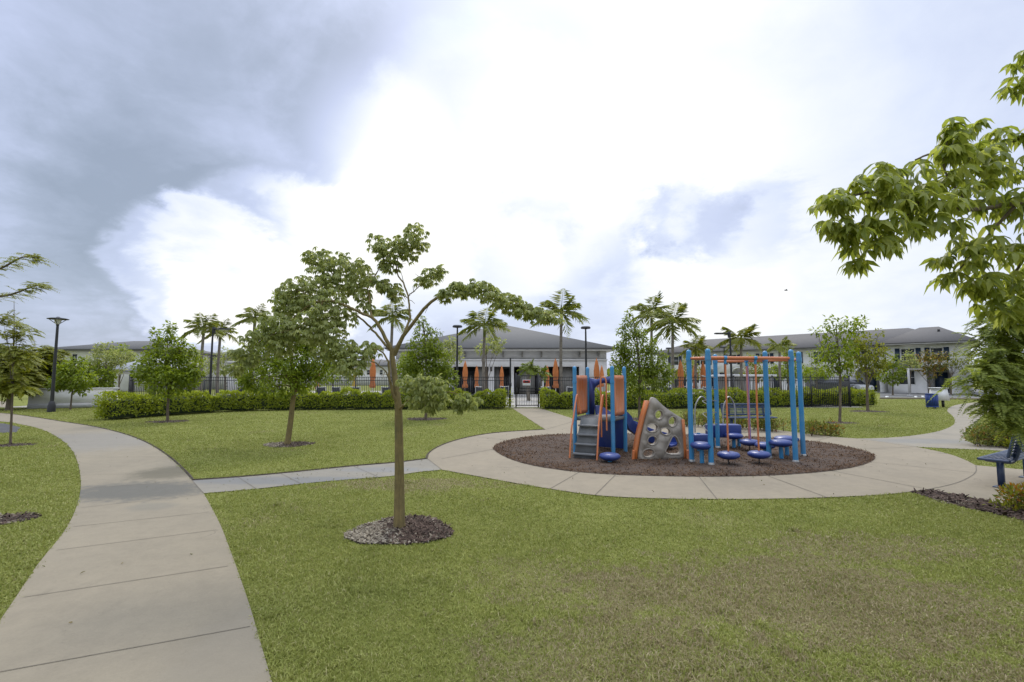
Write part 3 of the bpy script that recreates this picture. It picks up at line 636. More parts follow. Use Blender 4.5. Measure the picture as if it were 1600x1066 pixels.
# foreground sapling: explicit branch skeleton, palmate drooping leaves
def fg_tree():
    rng = np.random.RandomState(21); b = np.array(G(624, 826)); D = b[1]
    root = empty('sapling_tree', tuple(b), 'slender foreground tree with bare tan trunk and drooping hand-shaped leaves in a gravel ring', 'tree', 'young park trees')
    pp = lambda L: np.array([P(x, y, D + dz) for x, y, dz in L])
    w = MB()
    tr = bez(np.vstack([b, pp([(624, 740, 0), (623, 660, .0), (622, 632, 0), (617, 590, .02), (612, 545, .03)])]), 40)
    w.tube(tr, [.069, .060, .054, .050, .047, .044, .041, .038, .033, .029, .026], 14)
    BR = [  # pixel path with depth offset, radii
        ([(612, 547, .03), (598, 520, .0), (581, 496, -.05), (562, 488, -.1), (545, 480, -.15), (517, 470, -.2), (487, 475, -.25), (455, 500, -.3)], [.032, .022, .016, .008]),
        ([(581, 497, -.05), (578, 470, .05), (575, 448, .1), (590, 425, .2), (604, 395, .25)], [.016, .012, .006]),
        ([(612, 550, .03), (590, 525, .12), (575, 508, .2), (560, 495, .25), (545, 483, .3), (530, 450, .4), (515, 420, .45)], [.020, .014, .006]),
        ([(614, 552, .03), (627, 530, .05), (639, 503, .1), (640, 482, .12), (637, 462, .15), (630, 442, .2), (620, 425, .25), (625, 395, .3), (648, 368, .35)], [.028, .015, .012, .006]),
        ([(637, 464, .15), (648, 454, .05), (657, 446, .0), (676, 434, -.05)], [.009, .005]),
        ([(637, 466, .15), (625, 459, .2), (608, 452, .25)], [.007, .004]),
        ([(616, 555, .03), (630, 525, -.05), (645, 505, -.1), (662, 483, -.2), (688, 462, -.35), (715, 450, -.45), (750, 448, -.55), (790, 464, -.65), (828, 484, -.75), (868, 494, -.8)], [.034, .027, .022, .014, .008, .005]),
        ([(622, 633, 0), (614, 615, -.05), (609, 590, -.1), (606, 565, -.12), (595, 548, -.15), (570, 545, -.2)], [.030, .020, .014, .007]),
        ([(612, 600, -.08), (600, 578, -.2), (575, 562, -.35), (548, 560, -.45)], [.012, .006]),
        ([(623, 640, 0), (632, 632, -.15), (643, 622, -.3), (655, 606, -.45), (672, 600, -.55)], [.022, .013, .006]),
        ([(640, 625, -.25), (690, 612, -.4), (730, 620, -.5)], [.010, .005]),
        ([(505, 472, -.22), (470, 510, -.4), (420, 525, -.55), (385, 550, -.6)], [.011, .005]),
        ([(487, 475, -.25), (470, 455, -.2), (450, 470, -.15)], [.008, .004]),
    ]
    for pts, rad in BR:
        q = bez(pp(pts), 26) + rng.normal(size=3) * .0; q[2:-1] += rng.normal(size=q[2:-1].shape) * .004
        w.tube(q, [a * .78 for a in rad], 8)
        for t in range(7, len(q) - 1, 4):
            e = q[t] + rdir(1, rng)[0] * rng.uniform(.08, .2); w.tube([q[t], (q[t] + e) / 2 + np.array([0, 0, .012]), e], [.0045, .002], 4)
    w.tube([b + np.array([.0, 0, -.02]), b + np.array([0, 0, .05])], [.074, .069], 14)
    w.build('trunk', M_bark_y, root)
    CL = [(650, 360, 18, .35), (655, 378, 15, .35), (638, 380, 20, .3), (620, 388, 20, .3), (604, 396, 20, .25), (588, 374, 12, .2), (592, 388, 13, .2), (612, 412, 15, .25), (600, 418, 10, .25), (640, 400, 12, .3),
          (662, 438, 13, 0), (676, 430, 15, -.05), (688, 424, 11, -.05), (610, 448, 16, .25), (596, 445, 13, .2), (618, 460, 12, .2),
          (485, 402, 13, .4), (500, 405, 20, .4), (520, 412, 24, .45), (545, 415, 24, .4), (566, 425, 22, .3), (580, 440, 15, .15), (505, 432, 24, .3), (530, 440, 26, .3), (555, 447, 20, .25),
          (568, 462, 13, .1), (572, 480, 11, .05), (495, 455, 24, 0), (515, 470, 26, -.1), (470, 445, 18, -.1), (455, 455, 18, -.15), (445, 478, 20, -.2), (472, 478, 18, -.2), (530, 495, 24, -.1), (500, 495, 25, -.25),
          (430, 505, 22, -.45), (455, 512, 24, -.4), (485, 520, 26, -.35), (515, 518, 24, -.3), (402, 530, 20, -.55), (382, 550, 17, -.6), (435, 540, 20, -.5), (365, 575, 13, -.6), (510, 548, 18, -.35), (392, 560, 12, -.6),
          (540, 545, 20, -.35), (560, 552, 22, -.35), (550, 572, 20, -.45), (578, 545, 16, -.2), (535, 572, 14, -.4),
          (692, 462, 11, -.35), (706, 455, 15, -.42), (724, 450, 18, -.47), (744, 448, 18, -.55), (762, 456, 18, -.58), (780, 466, 18, -.62), (798, 474, 18, -.66), (816, 484, 17, -.7), (834, 490, 15, -.75), (852, 492, 14, -.78), (868, 497, 10, -.8),
          (640, 598, 16, -.35), (655, 598, 18, -.45), (668, 610, 20, -.5), (652, 622, 18, -.4), (682, 600, 16, -.55), (690, 622, 15, -.55), (675, 632, 14, -.5), (725, 622, 13, -.5), (738, 628, 14, -.5), (720, 634, 11, -.5)]
    cr = MB()
    for (x, y, r, dz) in CL:
        n = int(7 + r * r * .105); p = in_ball(n, rng, .1); R = 1.1 * r * (D + dz) / F
        pos = np.array(P(x, y, D + dz)) + p * np.array([R, R * 1.5, R * .82])
        d = p * .6 + rdir(n, rng) * .7; d[:, 2] *= .25
        palmate(cr, pos, d, np.array([0, 0, 1.0]) + rdir(n, rng) * .35, .062, .030, rng, 6, T8)
        for q in range(min(n, 5)): cr.tube([np.array(P(x, y, D + dz)), pos[q]], .0025, 3, False)
    cr.build('crown', M_lf_main, root)
    return root
fg_tree()

TG = 'young park trees'
bed(6, 813, .34, .26, True, 12, 500)
bed(22, 696, .45, .3, False, 13, 250)
# lawn trees from left to right
bed(262, 659, .75, .6, False, 4, 400)
make_tree('lawn_tree', 'round bushy young tree with two upright shoots in front of left end of hedge', (262, 659), [(262, 640, 0), (264, 600, .05), (262, 560, 0), (262, 520, 0)], .055,
          [(262, 572, 34, 0), (236, 572, 23, -.2), (290, 570, 24, .2), (262, 598, 28, -.4), (238, 592, 18, .2), (288, 594, 20, .1), (264, 545, 20, 0), (288, 548, 14, .1), (240, 548, 13, 0), (263, 525, 12, 0), (266, 510, 8, 0), (241, 518, 6, 0), (242, 530, 6, 0), (284, 532, 6, 0), (222, 582, 10, 0), (304, 580, 12, 0)],
          19, M_lf_glossy, M_bark, (.15, .075), 5200, 31, TG, T=T4)
bed(450, 695, .62, .5, True, 6, 1100)
make_tree('lawn_tree', 'leaning young tree with dense bright green crown on the lawn behind foreground tree', (449, 695), [(454, 660, 0), (458, 625, 0), (462, 600, .05), (455, 560, .05), (452, 510, 0), (455, 470, 0)], .075,
          [(455, 560, 40, 0), (415, 560, 30, -.3), (495, 555, 32, .3), (400, 590, 26, .2), (440, 590, 34, -.4), (480, 590, 26, .1), (508, 580, 22, 0), (450, 520, 32, 0), (420, 525, 24, .2), (485, 520, 26, 0), (452, 485, 22, .1), (470, 470, 16, 0), (440, 465, 14, 0), (520, 545, 18, .1), (388, 570, 18, .2), (455, 455, 9, 0), (415, 608, 14, 0), (385, 595, 14, 0)],
          12.3, M_lf_glossy, M_bark_y, (.105, .052), 8200, 32, TG, T=T4)
bed(665, 655, .85, .7, False, 7, 600)
make_tree('conical_tree', 'dark conical tree standing behind the foreground trunk near the hedge', (665, 656), [(666, 630, 0), (666, 580, 0), (664, 530, 0), (660, 495, 0)], .065,
          [(664, 595, 34, 0), (640, 590, 20, .2), (692, 592, 24, 0), (665, 568, 32, 0), (690, 565, 20, 0), (643, 562, 18, 0), (663, 540, 24, 0), (680, 540, 14, .1), (661, 518, 15, 0), (658, 500, 8, 0), (684, 520, 6, 0), (700, 580, 12, 0), (690, 612, 14, 0), (655, 615, 18, 0)],
          19.9, M_lf_dark, M_bark, (.15, .07), 5000, 33, TG)
bed(1000, 655, .8, .6, False, 8, 400)
make_tree('conical_tree', 'tall pointed tree with open branches between clubhouse and swings', (999, 656), [(999, 630, 0), (999, 580, 0), (995, 530, 0), (988, 492, 0)], .06,
          [(998, 590, 30, 0), (970, 590, 20, 0), (1028, 588, 20, 0), (995, 565, 30, 0), (970, 558, 14, .2), (1024, 560, 18, 0), (990, 540, 24, 0), (1012, 540, 14, 0), (968, 548, 10, 0), (985, 518, 15, 0), (1003, 520, 9, 0), (983, 502, 10, 0), (982, 490, 6, 0), (970, 518, 7, 0), (1040, 578, 12, 0), (1030, 605, 12, 0), (962, 570, 8, 0), (1045, 590, 10, 0)],
          18.5, M_lf_dark, M_bark, (.14, .07), 4800, 34, TG)
bed(1312, 661, .6, .45, False, 9, 300)
make_tree('sparse_tree', 'thin trunked sparse tree with separate leaf clumps right of the swings', (1312, 661), [(1313, 620, 0), (1312, 570, 0), (1308, 530, 0), (1306, 505, 0)], .05,
          [(1308, 545, 24, 0), (1330, 508, 16, 0), (1345, 503, 9, .1), (1300, 505, 14, 0), (1316, 520, 14, 0), (1290, 520, 9, 0), (1276, 518, 7, 0), (1295, 545, 16, 0), (1325, 545, 14, 0), (1310, 565, 18, 0), (1320, 580, 12, 0), (1295, 575, 14, 0), (1288, 582, 9, 0), (1338, 515, 9, 0)],
          18.3, M_lf_glossy, M_bark, (.17, .075), 1150, 35, TG)
bed(1356, 643, .9, .7, False, 10, 300)
make_tree('lawn_tree', 'light green tree with upswept boughs at right end of the hedge', (1356, 643), [(1355, 620, 0), (1354, 590, 0), (1352, 560, 0), (1350, 535, 0)], .07,
          [(1352, 552, 24, 0), (1335, 560, 16, 0), (1374, 560, 16, 0), (1352, 535, 16, 0), (1335, 540, 12, 0), (1372, 520, 7, 0), (1362, 575, 16, 0), (1340, 580, 12, 0), (1380, 572, 10, 0), (1380, 545, 7, 0)],
          25, M_lf_yellow, M_bark, (.2, .09), 1150, 36, TG)
make_tree('street_tree', 'small dark green tree before the arched townhouse porch', (1395, 618), [(1395, 610, 0), (1395, 590, 0), (1395, 565, 0)], .08,
          [(1395, 580, 15, 0), (1383, 588, 10, 0), (1406, 588, 9, 0), (1393, 566, 9, 0), (1397, 556, 5, 0), (1395, 596, 8, 0)], 45, M_lf_dark, M_bark, (.3, .16), 700, 37, 'street trees by the townhouses')
make_tree('street_tree', 'tree with turning orange leaves before the townhouse window', (1452, 617), [(1452, 608, 0), (1452, 590, 0), (1450, 565, 0)], .08,
          [(1450, 568, 14, 0), (1437, 572, 10, 0), (1466, 570, 11, 0), (1450, 555, 9, 0), (1428, 562, 8, 0), (1470, 556, 8, 0), (1455, 583, 9, 0), (1474, 575, 6, 0)], 45, M_lf_orange, M_bark, (.3, .15), 800, 38, 'street trees by the townhouses')
make_tree('street_tree', 'leafy tree behind the fence seen between the right swing posts', (1232, 622), [(1232, 605, 0), (1232, 580, 0), (1230, 560, 0)], .09,
          [(1232, 578, 18, 0), (1215, 582, 13, 0), (1250, 580, 14, 0), (1230, 562, 12, 0), (1262, 588, 10, 0), (1205, 575, 8, 0), (1225, 540, 6, 0), (1232, 550, 8, 0)], 38, M_lf_glossy, M_bark, (.26, .13), 1000, 39, 'street trees by the townhouses')
# left group
make_tree('feathery_tree', 'thin pole-like tree with tiers of yellow green leaves at left edge of photo', (16, 696), [(18, 650, 0), (20, 600, 0), (21, 550, .05), (22, 510, 0), (22, 470, 0)], .028,
          [(20, 545, 22, 0), (5, 565, 20, .2), (40, 560, 18, 0), (15, 590, 18, 0), (40, 520, 12, 0), (8, 520, 14, 0), (25, 505, 10, 0), (0, 600, 20, 0), (35, 605, 14, 0), (5, 500, 7, 0)],
          12.3, M_lf_yellow, M_bark, (.34, .085, 12, .42), 330, 41, TG, style='feather', zsq=.6)
make_tree('feathery_tree', 'broad yellow green tree on dark trunk at far left behind the sidewalk', (14, 641), [(15, 625, 0), (16, 600, 0), (16, 570, 0)], .16,
          [(15, 580, 28, 0), (-10, 575, 26, 0), (36, 588, 24, 0), (30, 560, 22, 0), (0, 550, 22, 0), (10, 605, 20, 0), (-20, 600, 20, 0), (38, 608, 14, 0)],
          26, M_lf_yellow, M_bark, (.6, .19, 10, .45), 800, 42, TG, style='feather', zsq=.7)
make_tree('feathery_tree', 'yellow green tree with leaning dark stems left of the near lamp post', (54, 637), [(54, 622, 0), (58, 600, 0), (60, 570, 0)], .11,
          [(60, 580, 26, 0), (80, 570, 22, 0), (45, 590, 20, 0), (70, 598, 22, 0), (52, 560, 18, 0), (98, 590, 16, .4), (85, 552, 14, 0), (40, 570, 16, 0), (62, 545, 12, 0)],
          27, M_lf_yellow, M_bark, (.6, .19, 10, .45), 800, 43, TG, style='feather', zsq=.65)
make_tree('lawn_tree', 'small dark green tree on a thin stem right of the near lamp post', (110, 640), [(112, 620, 0), (114, 600, 0), (115, 580, 0)], .045,
          [(115, 588, 22, 0), (98, 594, 16, 0), (132, 592, 16, 0), (116, 570, 14, 0), (124, 606, 13, 0), (102, 576, 12, 0), (88, 600, 12, 0)], 26, M_lf_glossy, M_bark, (.2, .1), 1700, 44, TG)
make_tree('lawn_tree', 'low spreading bright green tree above the small clipped hedge', (139, 634), [(139, 618, 0), (140, 600, 0), (140, 585, 0)], .11,
          [(146, 594, 20, 0), (130, 598, 15, 0), (162, 594, 16, 0), (144, 578, 15, 0), (158, 606, 13, 0), (132, 610, 11, 0), (170, 584, 11, 0)], 27.5, M_lf_glossy, M_bark, (.2, .1), 1700, 45, TG)
make_tree('lawn_tree', 'pale trunked tree with airy olive crown left of the pavilion', (160, 633), [(162, 610, 0), (165, 580, 0), (166, 555, 0)], .085,
          [(166, 560, 18, 0), (148, 562, 12, 0), (184, 560, 14, 0), (166, 545, 13, 0), (150, 575, 10, 0), (182, 575, 11, 0), (196, 552, 9, 0), (165, 580, 12, 0), (205, 556, 6, 0), (140, 570, 7, 0)], 30, M_lf_main, M_palmbark, (.2, .095), 1300, 246, TG)

MG = 'background trees around the pool and houses'
for (px, py, D, lab, cl, mat_, n_, sd) in [
        (84, 622, 40, 'bushy yellow green tree between the far left house and the near lamp post', [(84, 580, 20, 0), (70, 588, 15, 0), (98, 586, 15, 0), (84, 562, 14, 0), (108, 574, 11, 0), (64, 572, 10, 0)], M_lf_yellow, 900, 201),
        (186, 620, 44, 'leafy tree behind the pavilion left of the round lawn tree', [(190, 560, 16, 0), (176, 568, 12, 0), (204, 566, 13, 0), (190, 546, 11, 0), (214, 574, 10, 0), (172, 552, 8, 0)], M_lf_glossy, 800, 202),
        (304, 622, 42, 'loose tree behind the fence between round lawn tree and left palms', [(304, 570, 15, 0), (292, 578, 12, 0), (316, 578, 12, 0), (304, 555, 10, 0), (324, 566, 8, 0)], M_lf_main, 700, 203),
        (352, 622, 41, 'hazy olive tree behind the white pillar', [(352, 568, 17, 0), (338, 576, 12, 0), (368, 574, 13, 0), (352, 552, 11, 0), (376, 560, 9, 0), (340, 556, 8, 0)], M_lf_main, 800, 204),
        (520, 616, 50, 'dark bushy tree behind the pool chairs left of the yellow umbrella', [(520, 584, 16, 0), (504, 588, 12, 0), (536, 588, 13, 0), (522, 572, 10, 0), (548, 594, 9, 0)], M_lf_dark, 700, 205),
        (630, 616, 40, 'green tree behind the foreground trunk before the clubhouse left wall', [(634, 572, 14, 0), (622, 580, 11, 0), (648, 580, 12, 0), (634, 558, 9, 0)], M_lf_glossy, 600, 206),
        (700, 618, 37, 'slim olive tree right of the dark conical tree before the clubhouse', [(702, 548, 14, 0), (692, 558, 11, 0), (714, 558, 11, 0), (704, 534, 9, 0), (718, 546, 7, 0)], M_lf_main, 600, 207),
        (760, 618, 36, 'small round tree beneath the palm left of the gate', [(764, 538, 13, 0), (752, 546, 9, 0), (776, 544, 10, 0), (784, 534, 6, 0)], M_lf_main, 420, 208),
        (1076, 620, 46, 'yellow green tree at the left end of the townhouse row', [(1076, 578, 14, 0), (1066, 586, 10, 0), (1088, 584, 11, 0), (1076, 564, 9, 0)], M_lf_yellow, 600, 209),
        (1180, 620, 46, 'leafy tree before the townhouse seen through the swing posts', [(1180, 580, 15, 0), (1168, 586, 11, 0), (1194, 586, 12, 0), (1180, 564, 10, 0), (1172, 556, 6, 0)], M_lf_yellow, 650, 210),
        (1276, 618, 46, 'green tree in front of the townhouse just left of the sparse tree', [(1276, 578, 15, 0), (1264, 586, 11, 0), (1290, 584, 11, 0), (1276, 562, 9, 0), (1268, 552, 6, 0)], M_lf_glossy, 650, 211),
        (1422, 618, 47, 'small airy tree left of the turning orange tree', [(1420, 562, 10, 0), (1412, 570, 8, 0), (1430, 568, 8, 0), (1420, 552, 6, 0)], M_lf_main, 380, 212),
        (1486, 617, 46, 'yellow green tree by the last arched doorway of the townhouse', [(1488, 562, 11, 0), (1478, 570, 8, 0), (1500, 570, 10, 0), (1492, 550, 7, 0), (1512, 562, 9, 0), (1516, 580, 11, 0)], M_lf_yellow, 500, 213)]:
    make_tree('background_tree', lab, (px, py), [(px, py - 12, 0), (px, py - 30, 0), (px, cl[0][1], 0)], .085, cl, D, mat_, M_bark, (.24, .12), n_, sd, MG)
# overhanging branch of a tree that stands just left of the frame
def left_overhang():
    rng = np.random.RandomState(51); b = np.array(G(-150, 760)); D = b[1]
    root = empty('feathery_tree', tuple(b), 'fine leaved branches reaching into the sky at the upper left edge', 'tree', TG)
    w = MB(); pp = lambda L: np.array([P(x, y, D + dz) for x, y, dz in L])
    tp = bez(np.vstack([b, pp([(-148, 650, 0), (-140, 540, 0), (-120, 470, 0)])]), 24); w.tube(tp, [.09, .07, .05, .035], 10)
    cr = MB()
    for pts in ([(-129, 500, 0), (-60, 470, -.1), (10, 462, -.2), (50, 448, -.3), (62, 446, -.3)], [(-121, 474, 0), (-60, 440, 0), (0, 420, -.1), (35, 402, -.2), (64, 406, -.2)], [(-140, 540, 0), (-70, 520, 0), (-5, 505, -.1), (12, 495, -.1)]):
        q = bez(pp(pts), 20); q[0] = tp[np.argmin(np.linalg.norm(tp - q[0], axis=1))]; w.tube(q, [.03, .018, .006], 6)
        for i in range(4, len(q)):
            for k in range(5):
                d = rdir(1, rng)[0]; d[2] = abs(d[2]) * .25; d[0] += .35
                feather(cr, q[i] + rdir(1, rng)[0] * .05, d, .24 * rng.uniform(.6, 1.2), rng, 10, .05, .016, rng.uniform(.2, .5))
    w.build('trunk', M_bark, root); cr.build('crown', M_lf_yellow, root, smooth=False)
left_overhang()

# near right: broad-leaved branch and feathery tree, trunks just outside the frame
def right_broad():
    rng = np.random.RandomState(61); b = np.array([7.0, 3.7, 0]); D = 3.9
    OUT = []; root = empty('broadleaf_tree', tuple(b), 'near branch of large drooping broad leaves hanging in from upper right', 'tree')
    w = MB(); pp = lambda L: np.array([P(x, y, D + dz) for x, y, dz in L])
    tp = bez(np.vstack([b, [6.98, 3.72, 1.1], [6.9, 3.75, 2.1], [6.95, 3.8, 3.2], [7.1, 3.8, 4.2], [7.15, 3.75, 5.0]]), 30); w.tube(tp, [.105, .085, .072, .055, .035, .012], 12)
    BR = [([(1820, 340, .0), (1700, 320, -.1), (1590, 318, -.2), (1520, 328, -.25), (1440, 318, -.3), (1370, 300, -.35), (1310, 312, -.4)], [.035, .022, .015, .007]),
          ([(1780, 250, .1), (1680, 210, .1), (1600, 215, 0), (1530, 240, -.1), (1460, 240, -.2), (1430, 250, -.2)], [.028, .016, .006]),
          ([(1590, 318, -.2), (1560, 350, -.15), (1530, 385, -.1), (1500, 420, -.1)], [.014, .006]),
          ([(1650, 318, -.1), (1620, 370, .0), (1590, 420, .1), (1570, 440, .1)], [.016, .007]),
          ([(1790, 170, .1), (1690, 110, .2), (1640, 100, .2), (1596, 105, .2)], [.02, .012, .005]),
          ([(1520, 328, -.25), (1490, 290, -.2), (1475, 260, -.2), (1480, 220, -.2)], [.010, .005]),
          ([(1440, 318, -.3), (1400, 350, -.3), (1370, 375, -.3)], [.009, .004])]
    for n_, (p, r) in enumerate(BR):
        q = pp(p)
        if p[0][0] > 1700: st_ = tp[np.argmin(np.abs(tp[:, 2] - (q[0][2] - .45)))]; q = np.vstack([st_, (st_ + q[0]) / 2 + np.array([0, 0, .05]), q])
        w.tube(bez(q, 30), r, 8)
    for a_ in range(9):
        k_ = int(14 + a_ * 1.6); k_ = min(k_, len(tp) - 2); an = a_ * 2.4 + .3; e_ = tp[k_] + np.array([1.0 * abs(math.cos(an)) + .1, 1.1 * math.sin(an) - .1, .35]); w.tube(bez([tp[k_], (tp[k_] + e_) / 2 + np.array([0, 0, .12]), e_], 8), [.024, .014, .006], 6); OUT.append(e_)
    w.build('trunk', M_bark, root)
    CL = [(1300, 312, 24, -.4, 9), (1325, 300, 26, -.4, 9), (1350, 285, 24, -.35, 8), (1375, 300, 28, -.35, 9), (1400, 315, 30, -.3, 9), (1330, 340, 26, -.4, 8), (1365, 345, 28, -.35, 8), (1320, 365, 22, -.38, 7), (1358, 385, 26, -.35, 8), (1395, 365, 24, -.3, 7), (1345, 410, 14, -.35, 4), (1300, 345, 16, -.4, 5),
          (1430, 300, 30, -.3, 8), (1455, 325, 30, -.28, 8), (1480, 300, 30, -.25, 8), (1440, 350, 24, -.3, 7), (1470, 355, 20, -.28, 5), (1420, 270, 18, -.25, 5), (1365, 262, 14, -.3, 3), (1390, 262, 16, -.3, 4),
          (1460, 245, 22, -.2, 6), (1490, 230, 26, -.2, 8), (1520, 250, 30, -.15, 9), (1500, 210, 22, -.2, 6), (1480, 275, 28, -.2, 8), (1550, 225, 28, -.1, 9), (1580, 200, 26, 0, 8), (1550, 270, 28, -.15, 8), (1590, 255, 30, -.05, 9), (1510, 195, 14, -.2, 3), (1475, 195, 14, -.2, 3),
          (1530, 310, 26, -.2, 6), (1570, 310, 28, -.15, 8), (1595, 330, 26, -.1, 8), (1520, 365, 24, -.12, 7), (1500, 395, 24, -.1, 7), (1535, 400, 28, -.1, 8), (1570, 380, 28, -.05, 8), (1600, 390, 26, 0, 8), (1490, 425, 18, -.1, 5), (1525, 435, 24, -.1, 7), (1560, 430, 24, 0, 7), (1590, 440, 24, 0, 7), (1545, 455, 14, -.05, 4), (1475, 408, 12, -.1, 3),
          (1560, 475, 22, 0, 7), (1595, 480, 26, .05, 9), (1615, 450, 26, .05, 9), (1575, 500, 16, .05, 4), (1592, 125, 22, .2, 6), (1600, 90, 16, .2, 4), (1620, 140, 24, .2, 6), (1640, 250, 40, 0, 14), (1650, 330, 40, 0, 14), (1640, 420, 40, .1, 14), (1690, 280, 50, 0, 18), (1720, 380, 50, 0, 18)]
    cr = MB()
    for (x, y, r, dz, n) in CL:
        n = max(4, int(n * 1.5)); p = in_ball(n, rng, .2); Y = D + dz; R = r * Y / F
        pos = np.array(P(x, y, Y)) + p * np.array([R, R * 1.6, R * .7])
        d = p * np.array([.6, .8, .2]) + rdir(n, rng) * .6; d[:, 2] *= .2
        palmate(cr, pos, d, np.array([0, 0, 1.0]) + rdir(n, rng) * .5, .105 + .05 * rng.rand(), .046, rng, 5, T8)
    for e_ in OUT + [tp[-1], tp[-4]]:
        for q_ in range(3):
            n = 16; p = in_ball(n, rng, .2); pos = e_ + rdir(1, rng)[0] * .3 + p * np.array([.42, .42, .3]); d = p + rdir(n, rng) * .6; d[:, 2] *= .2
            palmate(cr, pos, d, np.array([0, 0, 1.0]) + rdir(n, rng) * .4, .12, .048, rng, 5, T8)
    cr.build('crown', M_lf_near, root)
right_broad()
def right_feather():
    rng = np.random.RandomState(71); b = np.array([7.6, 5.9, 0]); D = 5.9
    root = empty('feathery_tree', tuple(b), 'feathery dark green tree drooping over the flower bed at right edge', 'tree')
    w = MB(); pp = lambda L: np.array([P(x, y, D + dz) for x, y, dz in L])
    w.tube(bez(np.vstack([b, [7.56, 5.9, .8], [7.52, 5.95, 1.6], [7.5, 6.0, 2.5]]), 16), [.085, .07, .05, .012], 10)
    cr = MB()
    BRS = [[(1740, 600, 0), (1660, 575, -.1), (1606, 570, -.2), (1556, 582, -.3), (1516, 590, -.3)], [(1740, 560, 0), (1660, 520, 0), (1600, 500, 0), (1566, 505, -.1), (1541, 520, -.1)],
           [(1740, 620, 0), (1650, 610, -.2), (1596, 620, -.3), (1546, 640, -.35)], [(1730, 520, 0), (1650, 470, .1), (1606, 470, .1), (1561, 490, .1)], [(1740, 640, 0), (1670, 640, -.3), (1610, 640, -.4), (1586, 655, -.4)],
           [(1735, 610, 0), (1800, 585, .1), (1870, 590, .2), (1930, 610, .2)], [(1735, 570, 0), (1790, 530, -.2), (1850, 520, -.4), (1900, 535, -.5)], [(1735, 540, 0), (1750, 490, .4), (1780, 460, .8), (1800, 465, 1.0)], [(1735, 520, 0), (1715, 470, .1), (1690, 440, .1), (1650, 440, .1)],
           [(1740, 580, 0), (1670, 545, .1), (1610, 540, 0), (1576, 550, -.1), (1536, 560, -.1)]]
    for pts in BRS:
        q = bez(pp(pts), 22); w.tube(q, [.03, .016, .005], 6)
        for i in range(2, len(q)):
            for k in range(10):
                d = rdir(1, rng)[0] * .8; d[2] = d[2] * .4 + .05; d[0] -= .12
                feather(cr, q[i] + rdir(1, rng)[0] * .13, d, .34 * rng.uniform(.6, 1.2), rng, 20, .068, .015, rng.uniform(.25, .75))
    w.build('trunk', M_bark, root); cr.build('crown', M_lf_feather, root, smooth=False)
right_feather()

# ------------------------------------------------------------------ palms
def make_palm(label, px, crown_py, D, r_px, seed, mat=None, nf=13, trunk_r=.10, group='palms around the pool', lean=0.0):
    rng = np.random.RandomState(seed); top = np.array(P(px, crown_py, D)); b = np.array([top[0] + lean, D, 0.0]); R = r_px * D / F
    root = empty('palm_tree', tuple(b), label, 'palm', group)
    w = MB(); w.tube(bez([b, b * .5 + top * .5 + np.array([-.05, 0, 0]), top], 14), [trunk_r * 1.25, trunk_r, trunk_r * .9, trunk_r * .85], 10)
    w.build('trunk', M_palmbark, root)
    s = MB(); s.tube([top - np.array([0, 0, .15 * R]), top + np.array([0, 0, .25 * R]), top + np.array([0, 0, .55 * R])], [trunk_r * .95, trunk_r * .8, trunk_r * .25], 8)
    s.build('crownshaft', M_palm, root)
    cr = MB()
    for i in range(nf):
        a = i * 2.399 + rng.uniform(-.2, .2); el = 1.15 - 1.35 * (i / nf) + rng.uniform(-.12, .12); L = R * rng.uniform(1.0, 1.3)
        d = np.array([math.cos(a) * math.cos(el), math.sin(a) * math.cos(el), math.sin(el)]); m = 22
        t = np.linspace(.0, 1, m); pts = top + np.array([0, 0, .3 * R]) + d * (t * L)[:, None]; dr = (.45 + .25 * rng.rand()) * L * max(.35, math.cos(el)); pts[:, 2] -= dr * t ** 2
        tang = norm(np.gradient(pts, axis=0)); side = norm(np.cross(tang, np.array([0, 0, 1.0]) + d * .01))
        cr.tube(pts[::5], [.022, .006], 4, False)
        prof = np.clip(np.sin(np.pi * (t * .8 + .17)), .1, 1) * .42 * L
        for sg in (1, -1):
            k = t > .10
            dd = side * sg * .85 + tang * .75 + np.array([0, 0, -.55]) + rng.normal(size=(m, 3)) * .12
            leaves(cr, T4, pts[k], dd[k], (np.cross(side, tang) * -sg + rng.normal(size=(m, 3)) * .2)[k], prof[k] * rng.uniform(.85, 1.15, k.sum()), .034 * max(1, D / 30))
    cr.build('crown', mat or M_palm, root, smooth=False)
    return root
make_palm('yellowish palm with long left fronds behind the bushy lawn tree', 318, 520, 31, 29, 81, M_palm)
make_palm('palm with compact crown just right of the yellowish palm', 344, 526, 33, 26, 82, M_lf_yellow)
make_palm('palm whose frond tips rise above the leaning bright green tree', 398, 505, 30, 28, 83)
make_palm('palm seen against the sky beside the foreground trunk', 613, 505, 29, 34, 84)
make_palm('palm with wide arching fronds before the clubhouse roof left of the gate', 757, 521, 29.5, 40, 85)
make_palm('palm with tall upright spear before the clubhouse roof right of the gate', 877, 500, 29, 42, 86)
make_palm('taller of the two palms beyond the pointed tree', 1018, 500, 33, 36, 87)
make_palm('palm with long drooping right frond beside the taller palm', 1051, 518, 30, 44, 88)
make_palm('low bushy palm behind the left swing posts', 1087, 552, 34, 28, 89, M_lf_yellow)
make_palm('bright low palm behind the swing beam', 1158, 540, 33, 34, 90, M_lf_yellow)
make_palm('ragged low palm over the townhouse roof behind the right swing posts', 1218, 548, 36, 22, 91, M_palm, 10)
make_palm('short dark palm on the pool deck right of the gate sign', 826, 582, 36, 19, 92, M_lf_dark, 13, .12)
make_palm('short dark palm on the pool deck close to the orange umbrellas', 846, 588, 36, 17, 93, M_lf_dark, 12, .12)

